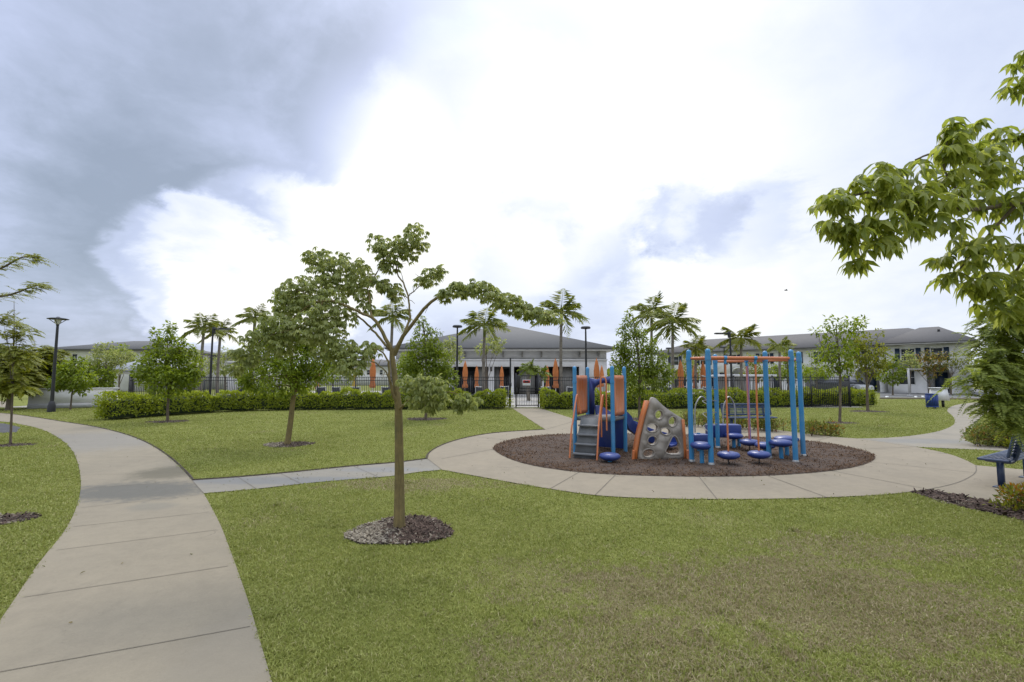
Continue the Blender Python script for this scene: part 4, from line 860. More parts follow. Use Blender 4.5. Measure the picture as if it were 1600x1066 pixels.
# ------------------------------------------------------------------ hedges and shrubs
def hedge(name, label, line, h, t, n, seed, cat='hedge', leaf=(.11, .055), mat=None, clipped=False, hv=.13):
    rng = np.random.RandomState(seed); q = np.array(line); q = bez(np.c_[q, np.zeros(len(q))], 30)[:, :2] if len(q) > 2 else q
    seg = np.linalg.norm(np.diff(q, axis=0), axis=1); cum = np.r_[0, np.cumsum(seg)]; Ltot = cum[-1]
    def at(s):
        x = np.interp(s, cum, q[:, 0]); y = np.interp(s, cum, q[:, 1])
        x2 = np.interp(s + .01, cum, q[:, 0]); y2 = np.interp(s + .01, cum, q[:, 1]); x3 = np.interp(s - .01, cum, q[:, 0]); y3 = np.interp(s - .01, cum, q[:, 1])
        tn = norm(np.stack([x2 - x3, y2 - y3], -1)); return np.stack([x, y], -1), np.stack([-tn[..., 1], tn[..., 0]], -1)
    root = empty(name, (q[len(q) // 2][0], q[len(q) // 2][1], 0), label, cat)
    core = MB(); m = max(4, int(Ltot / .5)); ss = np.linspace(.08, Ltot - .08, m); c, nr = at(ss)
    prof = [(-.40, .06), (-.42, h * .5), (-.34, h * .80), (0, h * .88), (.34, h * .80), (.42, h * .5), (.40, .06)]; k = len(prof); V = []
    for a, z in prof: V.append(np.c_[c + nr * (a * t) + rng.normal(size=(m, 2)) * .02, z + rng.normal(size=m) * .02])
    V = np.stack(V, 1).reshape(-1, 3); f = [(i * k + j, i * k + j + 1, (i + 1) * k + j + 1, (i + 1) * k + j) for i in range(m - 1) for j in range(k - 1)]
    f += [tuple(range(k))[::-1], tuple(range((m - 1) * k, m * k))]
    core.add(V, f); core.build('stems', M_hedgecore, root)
    lf = MB(); s = rng.uniform(0, Ltot, n); c, nr = at(s)
    # bumpy outline: sum of sines along the run
    bump = 1 + (0 if clipped else 1) * hv * (np.sin(s * 2.3 + seed) + .7 * np.sin(s * 5.1) + .5 * np.sin(s * 11.3))
    u = rng.uniform(0, 1, n); a = np.where(u < .42, -.5, np.where(u < .62, .5, rng.uniform(-.5, .5, n)))
    z = np.where(u < .62, h * rng.uniform(.10, .98, n) ** .8, h * (1.0 - .08 * rng.rand(n)))
    a = a * np.where((z > h * .75) & (u < .62), rng.uniform(.75, 1, n), 1) + rng.normal(size=n) * .035
    ends = rng.rand(n) < .06; s2 = np.where(rng.rand(n) < .5, 0, Ltot) ; ce, ne = at(s2)
    c = np.where(ends[:, None], ce, c); a = np.where(ends, rng.uniform(-.5, .5, n), a); z = np.where(ends, h * rng.uniform(.1, 1, n), z)
    pos = np.c_[c + nr * (a * t * bump)[:, None], z * bump]
    out = np.c_[nr * np.sign(a)[:, None] * (np.abs(a) / .5)[:, None], (z / h) ** 2]
    d = out * .7 + rdir(n, rng) * .9; d[:, 2] += .25
    leaves(lf, T4, pos, d, out + rdir(n, rng) * .7, leaf[0] * rng.uniform(.7, 1.3, n), leaf[1] * rng.uniform(.8, 1.2, n))
    lf.build('foliage', mat or M_hedge, root, smooth=False)
    return root
hl = [G(x, y)[:2] for x, y in [(146, 658), (175, 656), (215, 653), (270, 649), (330, 645), (400, 642.5), (500, 641), (620, 640.5), (700, 640), (788, 640)]]
hl = [(a, b + .5) for a, b in hl]
hedge('hedge', 'long low green hedge curving along the left lawn before the pool fence', hl, .93, 1.0, 23000, 101)
hedge('hedge', 'green hedge right of the gate behind the playground', [(G(848, 640)[0], G(848, 640)[1] + .5), (G(1000, 640)[0], G(1000, 640)[1] + .5), (G(1200, 637)[0], G(1200, 637)[1] + .5), (G(1368, 635)[0], G(1368, 635)[1] + .5)], .93, 1.0, 19000, 102)
hedge('hedge', 'small clipped box hedge at far left below the low spreading tree', [(G(120, 636.5)[0], G(120, 636.5)[1] + .4), (G(143, 636.5)[0], G(143, 636.5)[1] + .4)], .55, .9, 1600, 103, clipped=True, leaf=(.07, .04))
def shrub(label, px, py, w, h, n, seed, mat=M_ixora, depth=None, leaf=(.075, .034)):
    rng = np.random.RandomState(seed); b = np.array(G(px, py)); root = empty('flowering_shrub', tuple(b), label, 'shrub', 'flowering shrubs around the playground'); depth = depth or w
    st = MB(); lf = MB(); k = max(5, int(w / .16) * 2); last = b
    for i in range(k):
        c = b + np.array([rng.uniform(-.42, .42) * w, rng.uniform(-.35, .35) * depth, 0]); hh = h * rng.uniform(.6, 1.0)
        st.tube([last + np.array([0, 0, .004]), c + np.array([0, 0, .004])], .008, 4); last = c
        for q in range(3):
            e = c + np.array([rng.normal() * .10, rng.normal() * .10, hh * rng.uniform(.7, 1)]); st.tube([c, c * .5 + e * .5 + rng.normal(size=3) * .02, e], [.010, .005], 4)
        m = max(10, n // k); p = in_ball(m, rng, .3); pos = c + np.array([0, 0, hh * .56]) + p * np.array([.17 + w * .06, .17 + w * .06, hh * .46])
        d = p + rdir(m, rng) * .6; d[:, 2] += .5; leaves(lf, T4, pos, d, p + rdir(m, rng) * .5, leaf[0] * rng.uniform(.7, 1.3, m), leaf[1] * rng.uniform(.8, 1.2, m))
    st.build('stems', M_twig, root); lf.build('foliage', mat, root, smooth=False); return root
shrub('green shrub with reddish tips right of the swing posts on the lawn edge', 1277, 680, .95, .5, 1100, 111, M_ixora)
shrub('low green and red shrub beneath the far bench', 1196, 673, 1.1, .5, 900, 112, M_ixora)
shrub('sparse reddish shrub behind the blue swing posts at left of the far bench', 1093, 668, 1.1, .62, 900, 113, M_ixora)
shrub('shrub below the middle of the far bench', 1148, 670, 1.0, .45, 700, 114, M_ixora)
shrub('wide dark shrub with orange flowers under the feathery tree', 1548, 697, 1.15, .62, 2200, 115, M_ixora, .8)
shrub('dark flowering shrub at right frame edge behind the near bench', 1610, 700, 1.2, .6, 1800, 116, M_ixora, .8)
shrub('yellowish low plant beside the near bench back', 1585, 702, .4, .3, 500, 117, M_lf_yellow)
shrub('orange red flowering bush in the lower right corner by the near bench', 1606, 800, .42, .40, 1300, 118, M_ixora2, .4, (.055, .024))
shrub('small yellow green weed clump in the soil by the bench pad', 1574, 797, .22, .12, 160, 119, M_lf_yellow, None, (.05, .02))

# ------------------------------------------------------------------ pool fence and gate
def fence_run(label, pts, h=1.8, panel=2.4, picket=.105):
    root = empty('pool_fence', (*pts[0], 0), label, 'fence')
    for (a, b) in zip(pts[:-1], pts[1:]):
        a, b = np.array(a), np.array(b); L = np.linalg.norm(b - a); m = max(1, round(L / panel)); rz = math.atan2(b[1] - a[1], b[0] - a[0])
        for i in range(m + 1):
            p = a + (b - a) * i / m; pb = MB(); pb.box((p[0], p[1], h / 2 + .02), (.065, .065, h + .04), rz); pb.box((p[0], p[1], h + .055), (.085, .085, .03), rz); pb.build('post', M_black, root, smooth=False)
        for i in range(m):
            p, q = a + (b - a) * i / m, a + (b - a) * (i + 1) / m; c = (p + q) / 2; l = np.linalg.norm(q - p) - .07; fb = MB()
            for z in (.12, h - .22, h - .03): fb.box((c[0], c[1], z), (l, .036, .036), rz)
            k = int(l / picket)
            for j in range(1, k): s = p + (q - p) * j / k; fb.box((s[0], s[1], h / 2), (.024, .024, h - .08), rz)
            fb.build('picket_panel', M_black, root, smooth=False)
    return root
gl, gr = np.array(G(797, 637)), np.array(G(842, 637))
fence_run('black picket pool fence behind the long left hedge', [(-23.0, 28.6), (gl[0] - .05, gl[1] + .2)])
fence_run('black picket pool fence behind the right hedge up to its corner', [(gr[0] + .1, gr[1] + .2), (20.0, 28.2), (22.8, 33.0)])
def gate():
    y = gl[1] + .2; x0, x1 = gl[0] + .35, gr[0] - .02; root = empty('pool_gate', (x0, y, 0), 'black metal gate with arched filler at the end of the path', 'gate')
    fb = MB(); w = x1 - x0
    for x in (x0, x1): fb.box((x, y, 1.0), (.08, .08, 2.0))
    for z in (.12, .95, 1.12, 1.86): fb.box(((x0 + x1) / 2, y, z), (w - .08, .045, .05))
    fb.build('gate_frame', M_black, root, smooth=False)
    pk = MB()
    for i in range(1, 13): pk.box((x0 + w * i / 13, y, .98), (.02, .02, 1.72))
    pk.build('pickets', M_black, root, smooth=False)
    k = MB(); k.box((x0 + .13, y - .04, 1.5), (.22, .05, .75), 0, .01); k.box((x0 + .05, y - .03, 1.0), (.10, .09, .3), 0, .01); k.build('lock_guard', M_dark, root)
    s = empty('warning_sign', (x0 + .62, y - .05, 1.32), 'small white sign with red band on the pool gate', 'sign')
    sb = MB(); sb.box((x0 + .62, y - .05, 1.45), (.46, .012, .34), 0, .004); sb.build('sign_board', M_whitem, s)
    rb = MB(); rb.box((x0 + .62, y - .060, 1.51), (.42, .004, .17)); rb.build('red_band', M_signred, s, smooth=False)
    db = MB(); db.box((x0 + .62, y - .064, 1.515), (.24, .003, .09)); db.build('dark_mark', M_dark, s, smooth=False)
    post = empty('gate_post', (gl[0] + .02, y - .35, 0), 'tall slim black reader post left of the gate', 'post')
    pb = MB(); pb.tube([(gl[0] + .02, y - .35, 0), (gl[0] + .02, y - .35, 2.9)], .045, 8); pb.build('pole', M_black, post)
    pb = MB(); pb.box((gl[0] + .02, y - .42, 1.35), (.14, .09, .22), 0, .01); pb.build('reader_box', M_black, post)
    pl = MB(); pl.lathe([(.14, 0), (.10, .02), (.06, .04), (.06, .06)], (gl[0] + .02, y - .35, 0), 12); pl.build('base_plate', M_black, post)
gate()

# ------------------------------------------------------------------ lamp posts
def lamp(label, px, base_py, top_py, style='cone', D=None, arm=0):
    b = np.array(G(px, base_py)) if D is None else np.array([*P(px, 590, D)[:2], 0.0]); D = b[1]; top = P(px, top_py, D)[2]
    root = empty('lamp_post', tuple(b), label, 'lamp post', 'park lamp posts')
    pb = MB(); pb.tube([b, b + np.array([0, 0, top - .35])], [.085, .055], 10); pb.build('pole', M_black, root)
    bb = MB(); bb.lathe([(.17, 0), (.17, .30), (.12, .5), (.09, .55)], b, 12); bb.build('base', M_black, root)
    if style == 'cone':
        hb = MB(); hb.lathe([(.06, top - .40), (.07, top - .36), (.07, top - .33)], (b[0], b[1], 0), 12)
        for i in range(4):
            a = i * math.pi / 2 + .4; hb.tube([(b[0], b[1], top - .36), (b[0] + .36 * math.cos(a), b[1] + .36 * math.sin(a), top - .07)], .015, 5)
        hb.build('head_bracket', M_black, root)
        lb = MB(); lb.lathe([(.05, top - .34), (.12, top - .25), (.15, top - .10), (.15, top - .085)], (b[0], b[1], 0), 14); lb.build('lens', M_glassl, root)
        cb = MB(); cb.lathe([(.02, top - .08), (.42, top - .075), (.44, top - .05), (.32, top - .01), (.10, top + .02), (.05, top + .06), (.0, top + .07)], (b[0], b[1], 0), 24); cb.build('shade', M_black, root)
    elif style == 'disc':
        cb = MB(); cb.tube([(b[0], b[1], top - .36), (b[0], b[1], top - .16)], .05, 8); cb.lathe([(.05, top - .20), (.30, top - .16), (.33, top - .10), (.27, top - .02), (.0, top)], (b[0], b[1], 0), 20); cb.build('shade', M_black, root)
    else:
        cb = MB(); cb.box((b[0] + arm * .55, b[1], top - .05), (.95, .30, .09), 0, .02); cb.box((b[0] + arm * .06, b[1], top - .14), (.16, .14, .42), 0, .02); cb.build('lamp_head', M_black, root)
        lb = MB(); lb.box((b[0] + arm * .62, b[1], top - .105), (.6, .22, .012)); lb.build('lens', M_glassl, root, smooth=False)
    return root
M_glassl = pmat('frosted_glass', (.62, .62, .60), (.55, .55, .53), 5, .3)
lamp('black lamp post with wide flared cap on the lawn beside the sidewalk bend', 80, 644, 497)
lamp('black lamp post with flat arm head among the left palms', 329, 620, 513, 'arm', 30, 1)
lamp('black disc topped lamp post left of the gate before the clubhouse', 714, 620, 508, 'disc', 31)
lamp('black disc topped lamp post before the right end of the clubhouse roof', 916, 620, 510, 'disc', 31)
lamp('tall black lamp post with flat head pointing left above the swing beam', 1143, 620, 520, 'arm', 32, -1)
lamp('second black pole lamp close left of the tall flat headed lamp', 1133, 620, 541, 'disc', 38)
lamp('small distant disc topped lamp beside the drooping palm', 1046, 620, 543, 'disc', 52)
lamp('tiny distant lamp just right of the clubhouse', 958, 620, 562, 'disc', 62)

# ------------------------------------------------------------------ buildings
def hip_roof(mb, x0, x1, y0, y1, ez, rz_, ins=None, th=.18):
    ins = ins if ins is not None else (y1 - y0) / 2; ym = (y0 + y1) / 2
    V = [(x0, y0, ez), (x1, y0, ez), (x1, y1, ez), (x0, y1, ez), (x0 + ins, ym, rz_), (x1 - ins, ym, rz_), (x0, y0, ez - th), (x1, y0, ez - th), (x1, y1, ez - th), (x0, y1, ez - th)]
    mb.add(V, [(0, 1, 5, 4), (1, 2, 5), (2, 3, 4, 5), (3, 0, 4), (6, 7, 1, 0), (7, 8, 2, 1), (8, 9, 3, 2), (9, 6, 0, 3), (9, 8, 7, 6)]); return mb
def rect(x0, x1, z0, z1): return [(x0, z0), (x1, z0), (x1, z1), (x0, z1)]
def arch(xc, w, z0, z1, n=9):
    r = w / 2; return [(xc - r, z0), (xc + r, z0)] + [(xc + r * math.cos(t), z1 - r + r * math.sin(t)) for t in np.linspace(0, math.pi, n)]

def clubhouse():
    Y = 45.0; X = lambda px: (px - 800) / F * Y; x0, x1 = X(618), X(948)
    root = empty('clubhouse', ((x0 + x1) / 2, Y, 0), 'low white clubhouse with wide grey hip roof behind the pool gate', 'building')
    T0 = Matrix.Translation((0, Y, 0))
    wl = MB(); holes = [rect(X(a), X(b), .14, 2.78) for a, b in ((634, 662), (672, 700), (708, 763), (772, 797), (803, 843), (850, 905))]
    wl.plate(rect(x0, x1, .02, 3.45), holes, .35, T0)
    wl.box((x0 + .15, Y + 7.6, 1.75), (.3, 14.4, 3.4)); wl.box((x1 - .15, Y + 7.6, 1.75), (.3, 14.4, 3.4)); wl.box(((x0 + x1) / 2, Y + 14.9, 1.75), (x1 - x0, .25, 3.4))
    wl.build('wall', M_white, root, smooth=False)
    bd = MB(); bd.box(((x0 + x1) / 2, Y + 7.5, 3.93), (x1 - x0 - .02, 14.9, .94)); bd.build('frieze', M_band, root, smooth=False)
    tb = MB(); tb.box(((x0 + x1) / 2, Y - .05, 3.42), (x1 - x0 + .1, .12, .14)); tb.build('trim', M_white, root, smooth=False)
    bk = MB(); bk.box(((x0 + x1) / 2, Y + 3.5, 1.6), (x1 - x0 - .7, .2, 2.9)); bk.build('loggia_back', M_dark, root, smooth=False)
    for a, b in ((744, 762), (772, 780), (811, 836), (876, 904), (634, 648)):
        pn = MB(); pn.box(((X(a) + X(b)) / 2, Y + .9, 1.45), (X(b) - X(a), .06, 2.6)); pn.build('screen_panel', M_tan, root, smooth=False)
    for a, b in ((712, 740), (782, 789), (852, 874)):
        gx = MB(); gx.box(((X(a) + X(b)) / 2, Y + 3.36, 1.3), (X(b) - X(a), .05, 2.2)); gx.build('glass_door', M_glass, root, smooth=False)
    for px in range(636, 948, 30):
        cb = MB(); cb.box((X(px), Y - .18, 4.12), (.16, .36, .16)); cb.box((X(px), Y - .09, 3.86), (.14, .16, .36)); cb.build('bracket', M_tan, root, smooth=False)
    sc = MB(); sc.box((X(767.5), Y - .06, 2.55), (.2, .12, .42), 0, .02); sc.build('wall_lantern', M_black, root)
    fs = MB(); fs.box(((x0 + x1) / 2, Y + 7.4, 4.33), (x1 - x0 + 1.36, 16.2, .13)); fs.build('fascia', M_white, root, smooth=False)
    rf = MB(); hip_roof(rf, X(604), X(961.5), Y - .85, Y + 15.7, 4.56, 7.5, 10.2, .16); rf.build('roof', M_roof, root, smooth=False)
clubhouse()

def window_unit(root, T, x, z0, z1, w, shutters=True, depth=.12):
    fr = MB(); fw = .07
    for (cx, cz, sx_, sz_) in ((x - w / 2 + fw / 2, (z0 + z1) / 2, fw, z1 - z0), (x + w / 2 - fw / 2, (z0 + z1) / 2, fw, z1 - z0), (x, z0 + fw / 2, w - 2 * fw, fw), (x, z1 - fw / 2, w - 2 * fw, fw), (x, (z0 + z1) / 2, w - 2 * fw, .05)):
        fr.box((0, 0, 0), (sx_, .06, sz_), M=T @ Matrix.Translation((cx, .08, cz)))
    f = fr.build('window', M_whitem, root, smooth=False)
    g = MB(); g.box((0, 0, 0), (w - .02, .02, z1 - z0 - .02), M=T @ Matrix.Translation((x, .13, (z0 + z1) / 2))); g.build('pane', M_glass, f, smooth=False)
    if shutters:
        for sg in (-1, 1):
            s = MB(); s.box((0, 0, 0), (.42, .05, z1 - z0 + .05), M=T @ Matrix.Translation((x + sg * (w / 2 + .27), -.03, (z0 + z1) / 2))); s.build('shutter', M_navydoor, root, smooth=False)

def townhouses():
    A, Bp = Vector((47.9, 49.6, 0)), Vector((22.9, 74.6, 0)); e1 = (A - Bp).normalized(); nr = Vector((e1.y, -e1.x, 0))   # towards the camera side
    if nr.dot(-A) < 0: nr = -nr
    L = (A - Bp).length
    T = Matrix((( e1.x, -nr.x, 0, Bp.x), (e1.y, -nr.y, 0, Bp.y), (0, 0, 1, 0), (0, 0, 0, 1)))   # local x along, y into the house
    root = empty('townhouse_row', tuple(Bp), 'long two storey white townhouse row with navy shutters and grey hip roof', 'building')
    s1 = 28.6
    ups = [2.9, 7.4, 11.4, 15.6, 19.0, 22.4, 26.7]; lows = [1.4, 6.0, 10.0, 14.2, 18.6]; arches = [3.6, 8.2, 12.2, 16.4, 21.4, 26.6]
    holes = [rect(x - .6, x + .6, 3.60, 4.95) for x in ups] + [rect(x - .55, x + .55, .9, 2.5) for x in lows] + [arch(x, 2.0 if x < 20 else 2.3, .1, 3.0) for x in arches]
    w = MB(); w.plate(rect(0, s1, .02, 5.30), holes, .25, T)
    w.box((0, 0, 0), (.25, 10, 5.2), M=T @ Matrix.Translation((.125, 5.3, 2.63))); w.box((0, 0, 0), (s1, .2, 5.2), M=T @ Matrix.Translation((s1 / 2, 10.4, 2.63)))
    w.box((0, 0, 0), (s1 - .5, .15, 3.4), M=T @ Matrix.Translation((s1 / 2, 1.5, 1.72))); w.box((0, 0, 0), (s1 - .5, 1.2, .12), M=T @ Matrix.Translation((s1 / 2, .87, 3.3)))
    w.build('wall', M_white, root, smooth=False)
    # projecting end unit
    T2 = T @ Matrix.Translation((0, -1.0, 0)); e = MB(); u2, l2 = [30.5, 32.9], [30.3]
    e.plate(rect(s1, L, .02, 5.30), [rect(x - (.62 if x < 32 else .5), x + (.62 if x < 32 else .5), 3.60, 4.95) for x in u2] + [rect(29.6, 31.0, .95, 2.55), arch(32.9, 1.9, .1, 3.1)], .25, T2)
    e.box((0, 0, 0), (.2, 1.0, 5.2), M=T2 @ Matrix.Translation((s1 + .1, .76, 2.63))); e.box((0, 0, 0), (.25, 11.2, 5.2), M=T2 @ Matrix.Translation((L - .125, 5.86, 2.63)))
    e.box((0, 0, 0), (L - s1 - .5, .15, 3.4), M=T2 @ Matrix.Translation(((s1 + L) / 2, 1.6, 1.72))); e.box((0, 0, 0), (L - s1, .2, 5.2), M=T2 @ Matrix.Translation(((s1 + L) / 2, 11.4, 2.63)))
    e.build('wall', M_white, root, smooth=False)
    for x in ups: window_unit(root, T, x, 3.60, 4.95, 1.2)
    for x in lows: window_unit(root, T, x, .9, 2.5, 1.1, False)
    window_unit(root, T2, 30.5, 3.60, 4.95, 1.24); window_unit(root, T2, 32.9, 3.60, 4.95, 1.0); window_unit(root, T2, 30.3, .95, 2.55, 1.4, False)
    for x, TT in [(a, T) for a in arches] + [(32.9, T2)]:
        d = MB(); d.box((0, 0, 0), (1.05, .08, 2.25), M=TT @ Matrix.Translation((x + .15, 1.36, 1.17))); d.build('door', M_navydoor, root, smooth=False)
        m = MB(); r = (1.9 if TT is T2 else 2.0 if x < 20 else 2.3) / 2
        for a, b in ((0, math.pi / 4), (math.pi / 4, math.pi / 2), (math.pi / 2, 3 * math.pi / 4), (3 * math.pi / 4, math.pi)):
            q = [(x + rr * math.cos(t), 3.0 - r + (.1 if TT is T2 else 0) + rr * math.sin(t)) for rr, ts in ((r + .2, np.linspace(a, b, 4)), (r + .005, np.linspace(b, a, 4))) for t in ts]
            m.plate(q, [], .08, TT @ Matrix.Translation((0, -.085, 0)))
        m.build('arch_trim', M_white, root, smooth=False)
    # grey barrel canopy over the end unit's ground window
    cn = MB(); V = []; k = 9
    for y in (-.9, -.004):
        for t in np.linspace(0, math.pi, k): V.append(T2 @ Vector((30.3 + 1.35 * math.cos(t), y, 2.75 + .85 * math.sin(t))))
    cn.add([tuple(v) for v in V], [(i, i + 1, k + i + 1, k + i) for i in range(k - 1)] + [tuple(range(k)), tuple(range(k, 2 * k))[::-1]]); cn.build('canopy', M_roof3, root, smooth=False)
    gt = MB(); gt.tube([T2 @ Vector((s1 - .02, .85, 5.2)), T2 @ Vector((s1 - .02, .85, .1))], .06, 6); gt.build('downpipe', M_dark, root)
    fa = MB(); fa.box((0, 0, 0), (s1 + .5, 11.6, .14), M=T @ Matrix.Translation((s1 / 2 - .3, 5.2, 5.34))); fa.box((0, 0, 0), (L - s1 + .9, 13.0, .14), M=T2 @ Matrix.Translation(((s1 + L) / 2 + .1, 5.7, 5.37))); fa.build('fascia', M_tan, root, smooth=False)
    r = MB(); hip_roof(r, -.6, L + .2, -.65, 11.0, 5.56, 7.72, 5.4, .16)
    v = np.concatenate(r.v); A_ = np.array(T); r.v = [v @ A_[:3, :3].T + A_[:3, 3]]; r.build('roof', M_roof2, root, smooth=False)
    r = MB(); hip_roof(r, s1 - .6, L + .75, -.75, 12.4, 5.59, 7.65, 3.2, .16)
    v = np.concatenate(r.v); A_ = np.array(T2); r.v = [v @ A_[:3, :3].T + A_[:3, 3]]; r.build('roof', M_roof2, root, smooth=False)
    vp = MB(); vp.tube([T2 @ Vector((33, 3.5, 6.1)), T2 @ Vector((33, 3.5, 7.15))], .12, 8); vp.build('roof_vent', M_dark, root)
townhouses()

def simple_house(name, label, px0, px1, Y, eave_py, ridge_py, wins, depth=12, roof=None, wall=None, zdoor=None):
    x0, x1 = (px0 - 800) / F * Y, (px1 - 800) / F * Y; ez = P(px0, eave_py, Y)[2]; rz_ = P(px0, ridge_py, Y + depth / 2)[2]
    root = empty(name, ((x0 + x1) / 2, Y, 0), label, 'building'); T = Matrix.Translation((0, Y, 0))
    W = []
    for (px, py, wp, hp) in wins:
        xc = (px - 800) / F * Y; zc = P(px, py, Y)[2]; w = wp * Y / F; h = hp * Y / F; W.append((xc, zc - h / 2, zc + h / 2, w))
    wb = MB(); wb.plate(rect(x0, x1, .02, ez), [rect(x - w / 2, x + w / 2, a, b) for x, a, b, w in W], .22, T)
    wb.box((x0 + .12, Y + depth / 2 + .1, ez / 2), (.24, depth - .3, ez - .04)); wb.box((x1 - .12, Y + depth / 2 + .1, ez / 2), (.24, depth - .3, ez - .04)); wb.box(((x0 + x1) / 2, Y + depth, ez / 2), (x1 - x0, .2, ez - .04))
    wb.build('wall', wall or M_white, root, smooth=False)
    for x, a, b, w in W: window_unit(root, T, x, a, b, w, False)
    fa = MB(); fa.box(((x0 + x1) / 2, Y + depth / 2, ez + .06), (x1 - x0 + .9, depth + .9, .12)); fa.build('fascia', M_tan, root, smooth=False)
    rf = MB(); hip_roof(rf, x0 - .6, x1 + .6, Y - .6, Y + depth + .6, ez + .28, rz_, min(depth / 2 + .6, (x1 - x0) / 2.2), .15); rf.build('roof', roof or M_roof, root, smooth=False)
    return root
simple_house('house', 'two storey white house with grey roof at far left behind the lamp post', 70, 236, 60, 549, 533, [(116, 560, 9, 14), (150, 560, 8, 14), (207, 562, 8, 14), (96, 592, 10, 20)], 14)
simple_house('house', 'grey roofed house behind the left palms', 296, 372, 72, 562, 548, [(312, 573, 6, 10), (340, 573, 6, 10)], 14)
simple_house('house', 'far white house with small windows seen between the crowns left of foreground trunk', 470, 640, 105, 573, 562, [(548, 582, 5, 8), (560, 582, 5, 8), (576, 582, 5, 8), (596, 582, 5, 8), (612, 582, 5, 8), (520, 582, 5, 8)], 16)

# white boundary wall at left, pavilion, pergolas
def boundary_wall():
    a, b = np.array(G(44, 639)), np.array(G(182, 636)); root = empty('boundary_wall', tuple(a), 'plain white boundary wall behind the left trees', 'wall'); L = np.linalg.norm(b - a); rz = math.atan2(b[1] - a[1], b[0] - a[0]); c = (a + b) / 2
    w = MB(); w.box((c[0], c[1], .54), (L, .2, 1.06), rz); w.build('wall_panel', M_white, root, smooth=False)
    w = MB(); w.box((c[0], c[1], 1.11), (L + .1, .28, .07), rz); w.build('coping', M_white, root, smooth=False)
    w = MB(); w.box((c[0], c[1] - .02, .14), (L - .01, .26, .24), rz); w.build('plinth', M_band, root, smooth=False)
boundary_wall()
def pavilion():
    Y = 35.0; X = lambda px: (px - 800) / F * Y; root = empty('pavilion', (X(205), Y, 0), 'small pavilion with pale grey hip roof and dark posts behind the left hedge', 'pavilion')
    for px in (176, 208, 240):
        for dy in (0, 4.2):
            p = MB(); p.box((X(px), Y + dy, 1.0), (.22, .22, 2.0)); p.build('post', M_dark, root, smooth=False)
    b = MB(); b.box((X(208), Y + 2.1, 2.09), (X(243) - X(173), 4.7, .18)); b.build('beam', M_whitem, root, smooth=False)
    w = MB(); w.box((X(213), Y + 4.15, 1.0), (X(236) - X(190), .15, 1.96)); w.build('back_wall', M_tan, root, smooth=False)
    r = MB(); hip_roof(r, X(168), X(248), Y - .5, Y + 4.8, 2.35, 3.3, 1.5, .16); r.build('roof', M_roof3, root, smooth=False)
pavilion()
def white_pillar():
    Y = 31.0; x = (366 - 800) / F * Y; root = empty('pool_pillar', (x, Y, 0), 'square white pillar behind the fence below the leaning tree crown', 'pillar')
    p = MB(); p.box((x, Y, 1.35), (.5, .5, 2.66)); p.build('shaft', M_white, root, smooth=False)
    p = MB(); p.box((x, Y, 2.74), (.62, .62, .12)); p.build('cap', M_white, root, smooth=False)
    p = MB(); p.box((x, Y, .12), (.58, .58, .22)); p.build('base', M_band, root, smooth=False)
white_pillar()
def pergola():
    Y = 36.0; X = lambda px: (px - 800) / F * Y; root = empty('pergola', (X(1172), Y, 0), 'white flat topped pergola behind the fence and swings', 'pergola')
    for px in (1140, 1172, 1204):
        for dy in (0, 2.6):
            p = MB(); p.box((X(px), Y + dy, .92), (.18, .18, 1.8)); p.build('post', M_whitem, root, smooth=False)
    p = MB(); p.box((X(1172), Y + 1.3, 1.9), (X(1210) - X(1134), 3.1, .16)); p.build('top', M_whitem, root, smooth=False)
    p = MB(); p.box((X(1172), Y + 2.8, .9), (X(1200) - X(1144), .1, 1.7)); p.build('back_screen', M_band, root, smooth=False)
pergola()
def frame_post():
    Y = 44.0; X = lambda px: (px - 800) / F * Y; root = empty('white_frame', (X(1418), Y, 0), 'slim white post with short crossbar in front of the townhouse window', 'post')
    p = MB(); p.box((X(1418), Y, 1.3), (.12, .12, 2.6)); p.build('post', M_band, root, smooth=False)
    p = MB(); p.box((X(1428), Y - .01, 2.52), (X(1440) - X(1416), .07, .07)); p.build('crossbar', M_band, root, smooth=False)
    p = MB(); p.box((X(1418), Y, .08), (.26, .26, .14)); p.build('base', M_band, root, smooth=False)
frame_post()

# ------------------------------------------------------------------ cars, wheel stops
def car(label, px, Y, rz, mat, g='cars parked beyond the fence'):
    x = (px - 800) / F * Y; root = empty('parked_car', (x, Y, 0), label, 'car', g); T = Matrix.Translation((x, Y, 0)) @ Matrix.Rotation(rz, 4, 'Z')
    def put(mb): v = np.concatenate(mb.v); A = np.array(T); mb.v = [v @ A[:3, :3].T + A[:3, 3]]; return mb
    body = [(-2.2, .35), (-2.15, .75), (-1.9, .9), (-1.2, .98), (1.2, .98), (2.0, .85), (2.2, .7), (2.22, .35), (1.75, .28), (-1.75, .28)]
    b = MB(); b.plate(body, [], 1.7, Matrix.Translation((0, -.85, 0))); put(b).build('body', mat, root)
    cab = [(-1.55, .98), (-1.0, 1.48), (.45, 1.5), (1.25, .98)]
    c = MB(); c.plate(cab, [], 1.5, Matrix.Translation((0, -.75, 0))); put(c).build('cabin', M_glass, root, smooth=False)
    r = MB(); r.box((-.28, 0, 1.5), (1.35, 1.4, .06), 0, .02); put(r).build('roof_panel', mat, root)
    for wx in (-1.4, 1.4):
        for wy in (-.8, .8):
            w = MB(); w.tube([(wx, wy - .1, .32), (wx, wy + .1, .32)], .32, 16); wo = put(w).build('wheel', M_tyre, root)
            h = MB(); h.tube([(wx, wy - .115, .32), (wx, wy + .115, .32)], .19, 12); put(h).build('rim', M_galv, wo)
    for wy in (-.6, .6):
        h = MB(); h.box((2.19, wy, .68), (.06, .32, .14), 0, .02); put(h).build('headlight', M_glassl, root)
car('white car parked behind the right end of the hedge', 1328, 56, math.radians(-84), M_carw)
car('dark car parked behind the pool fence near the thin sparse tree', 1298, 56, math.radians(-74), M_card)
ws = MB()
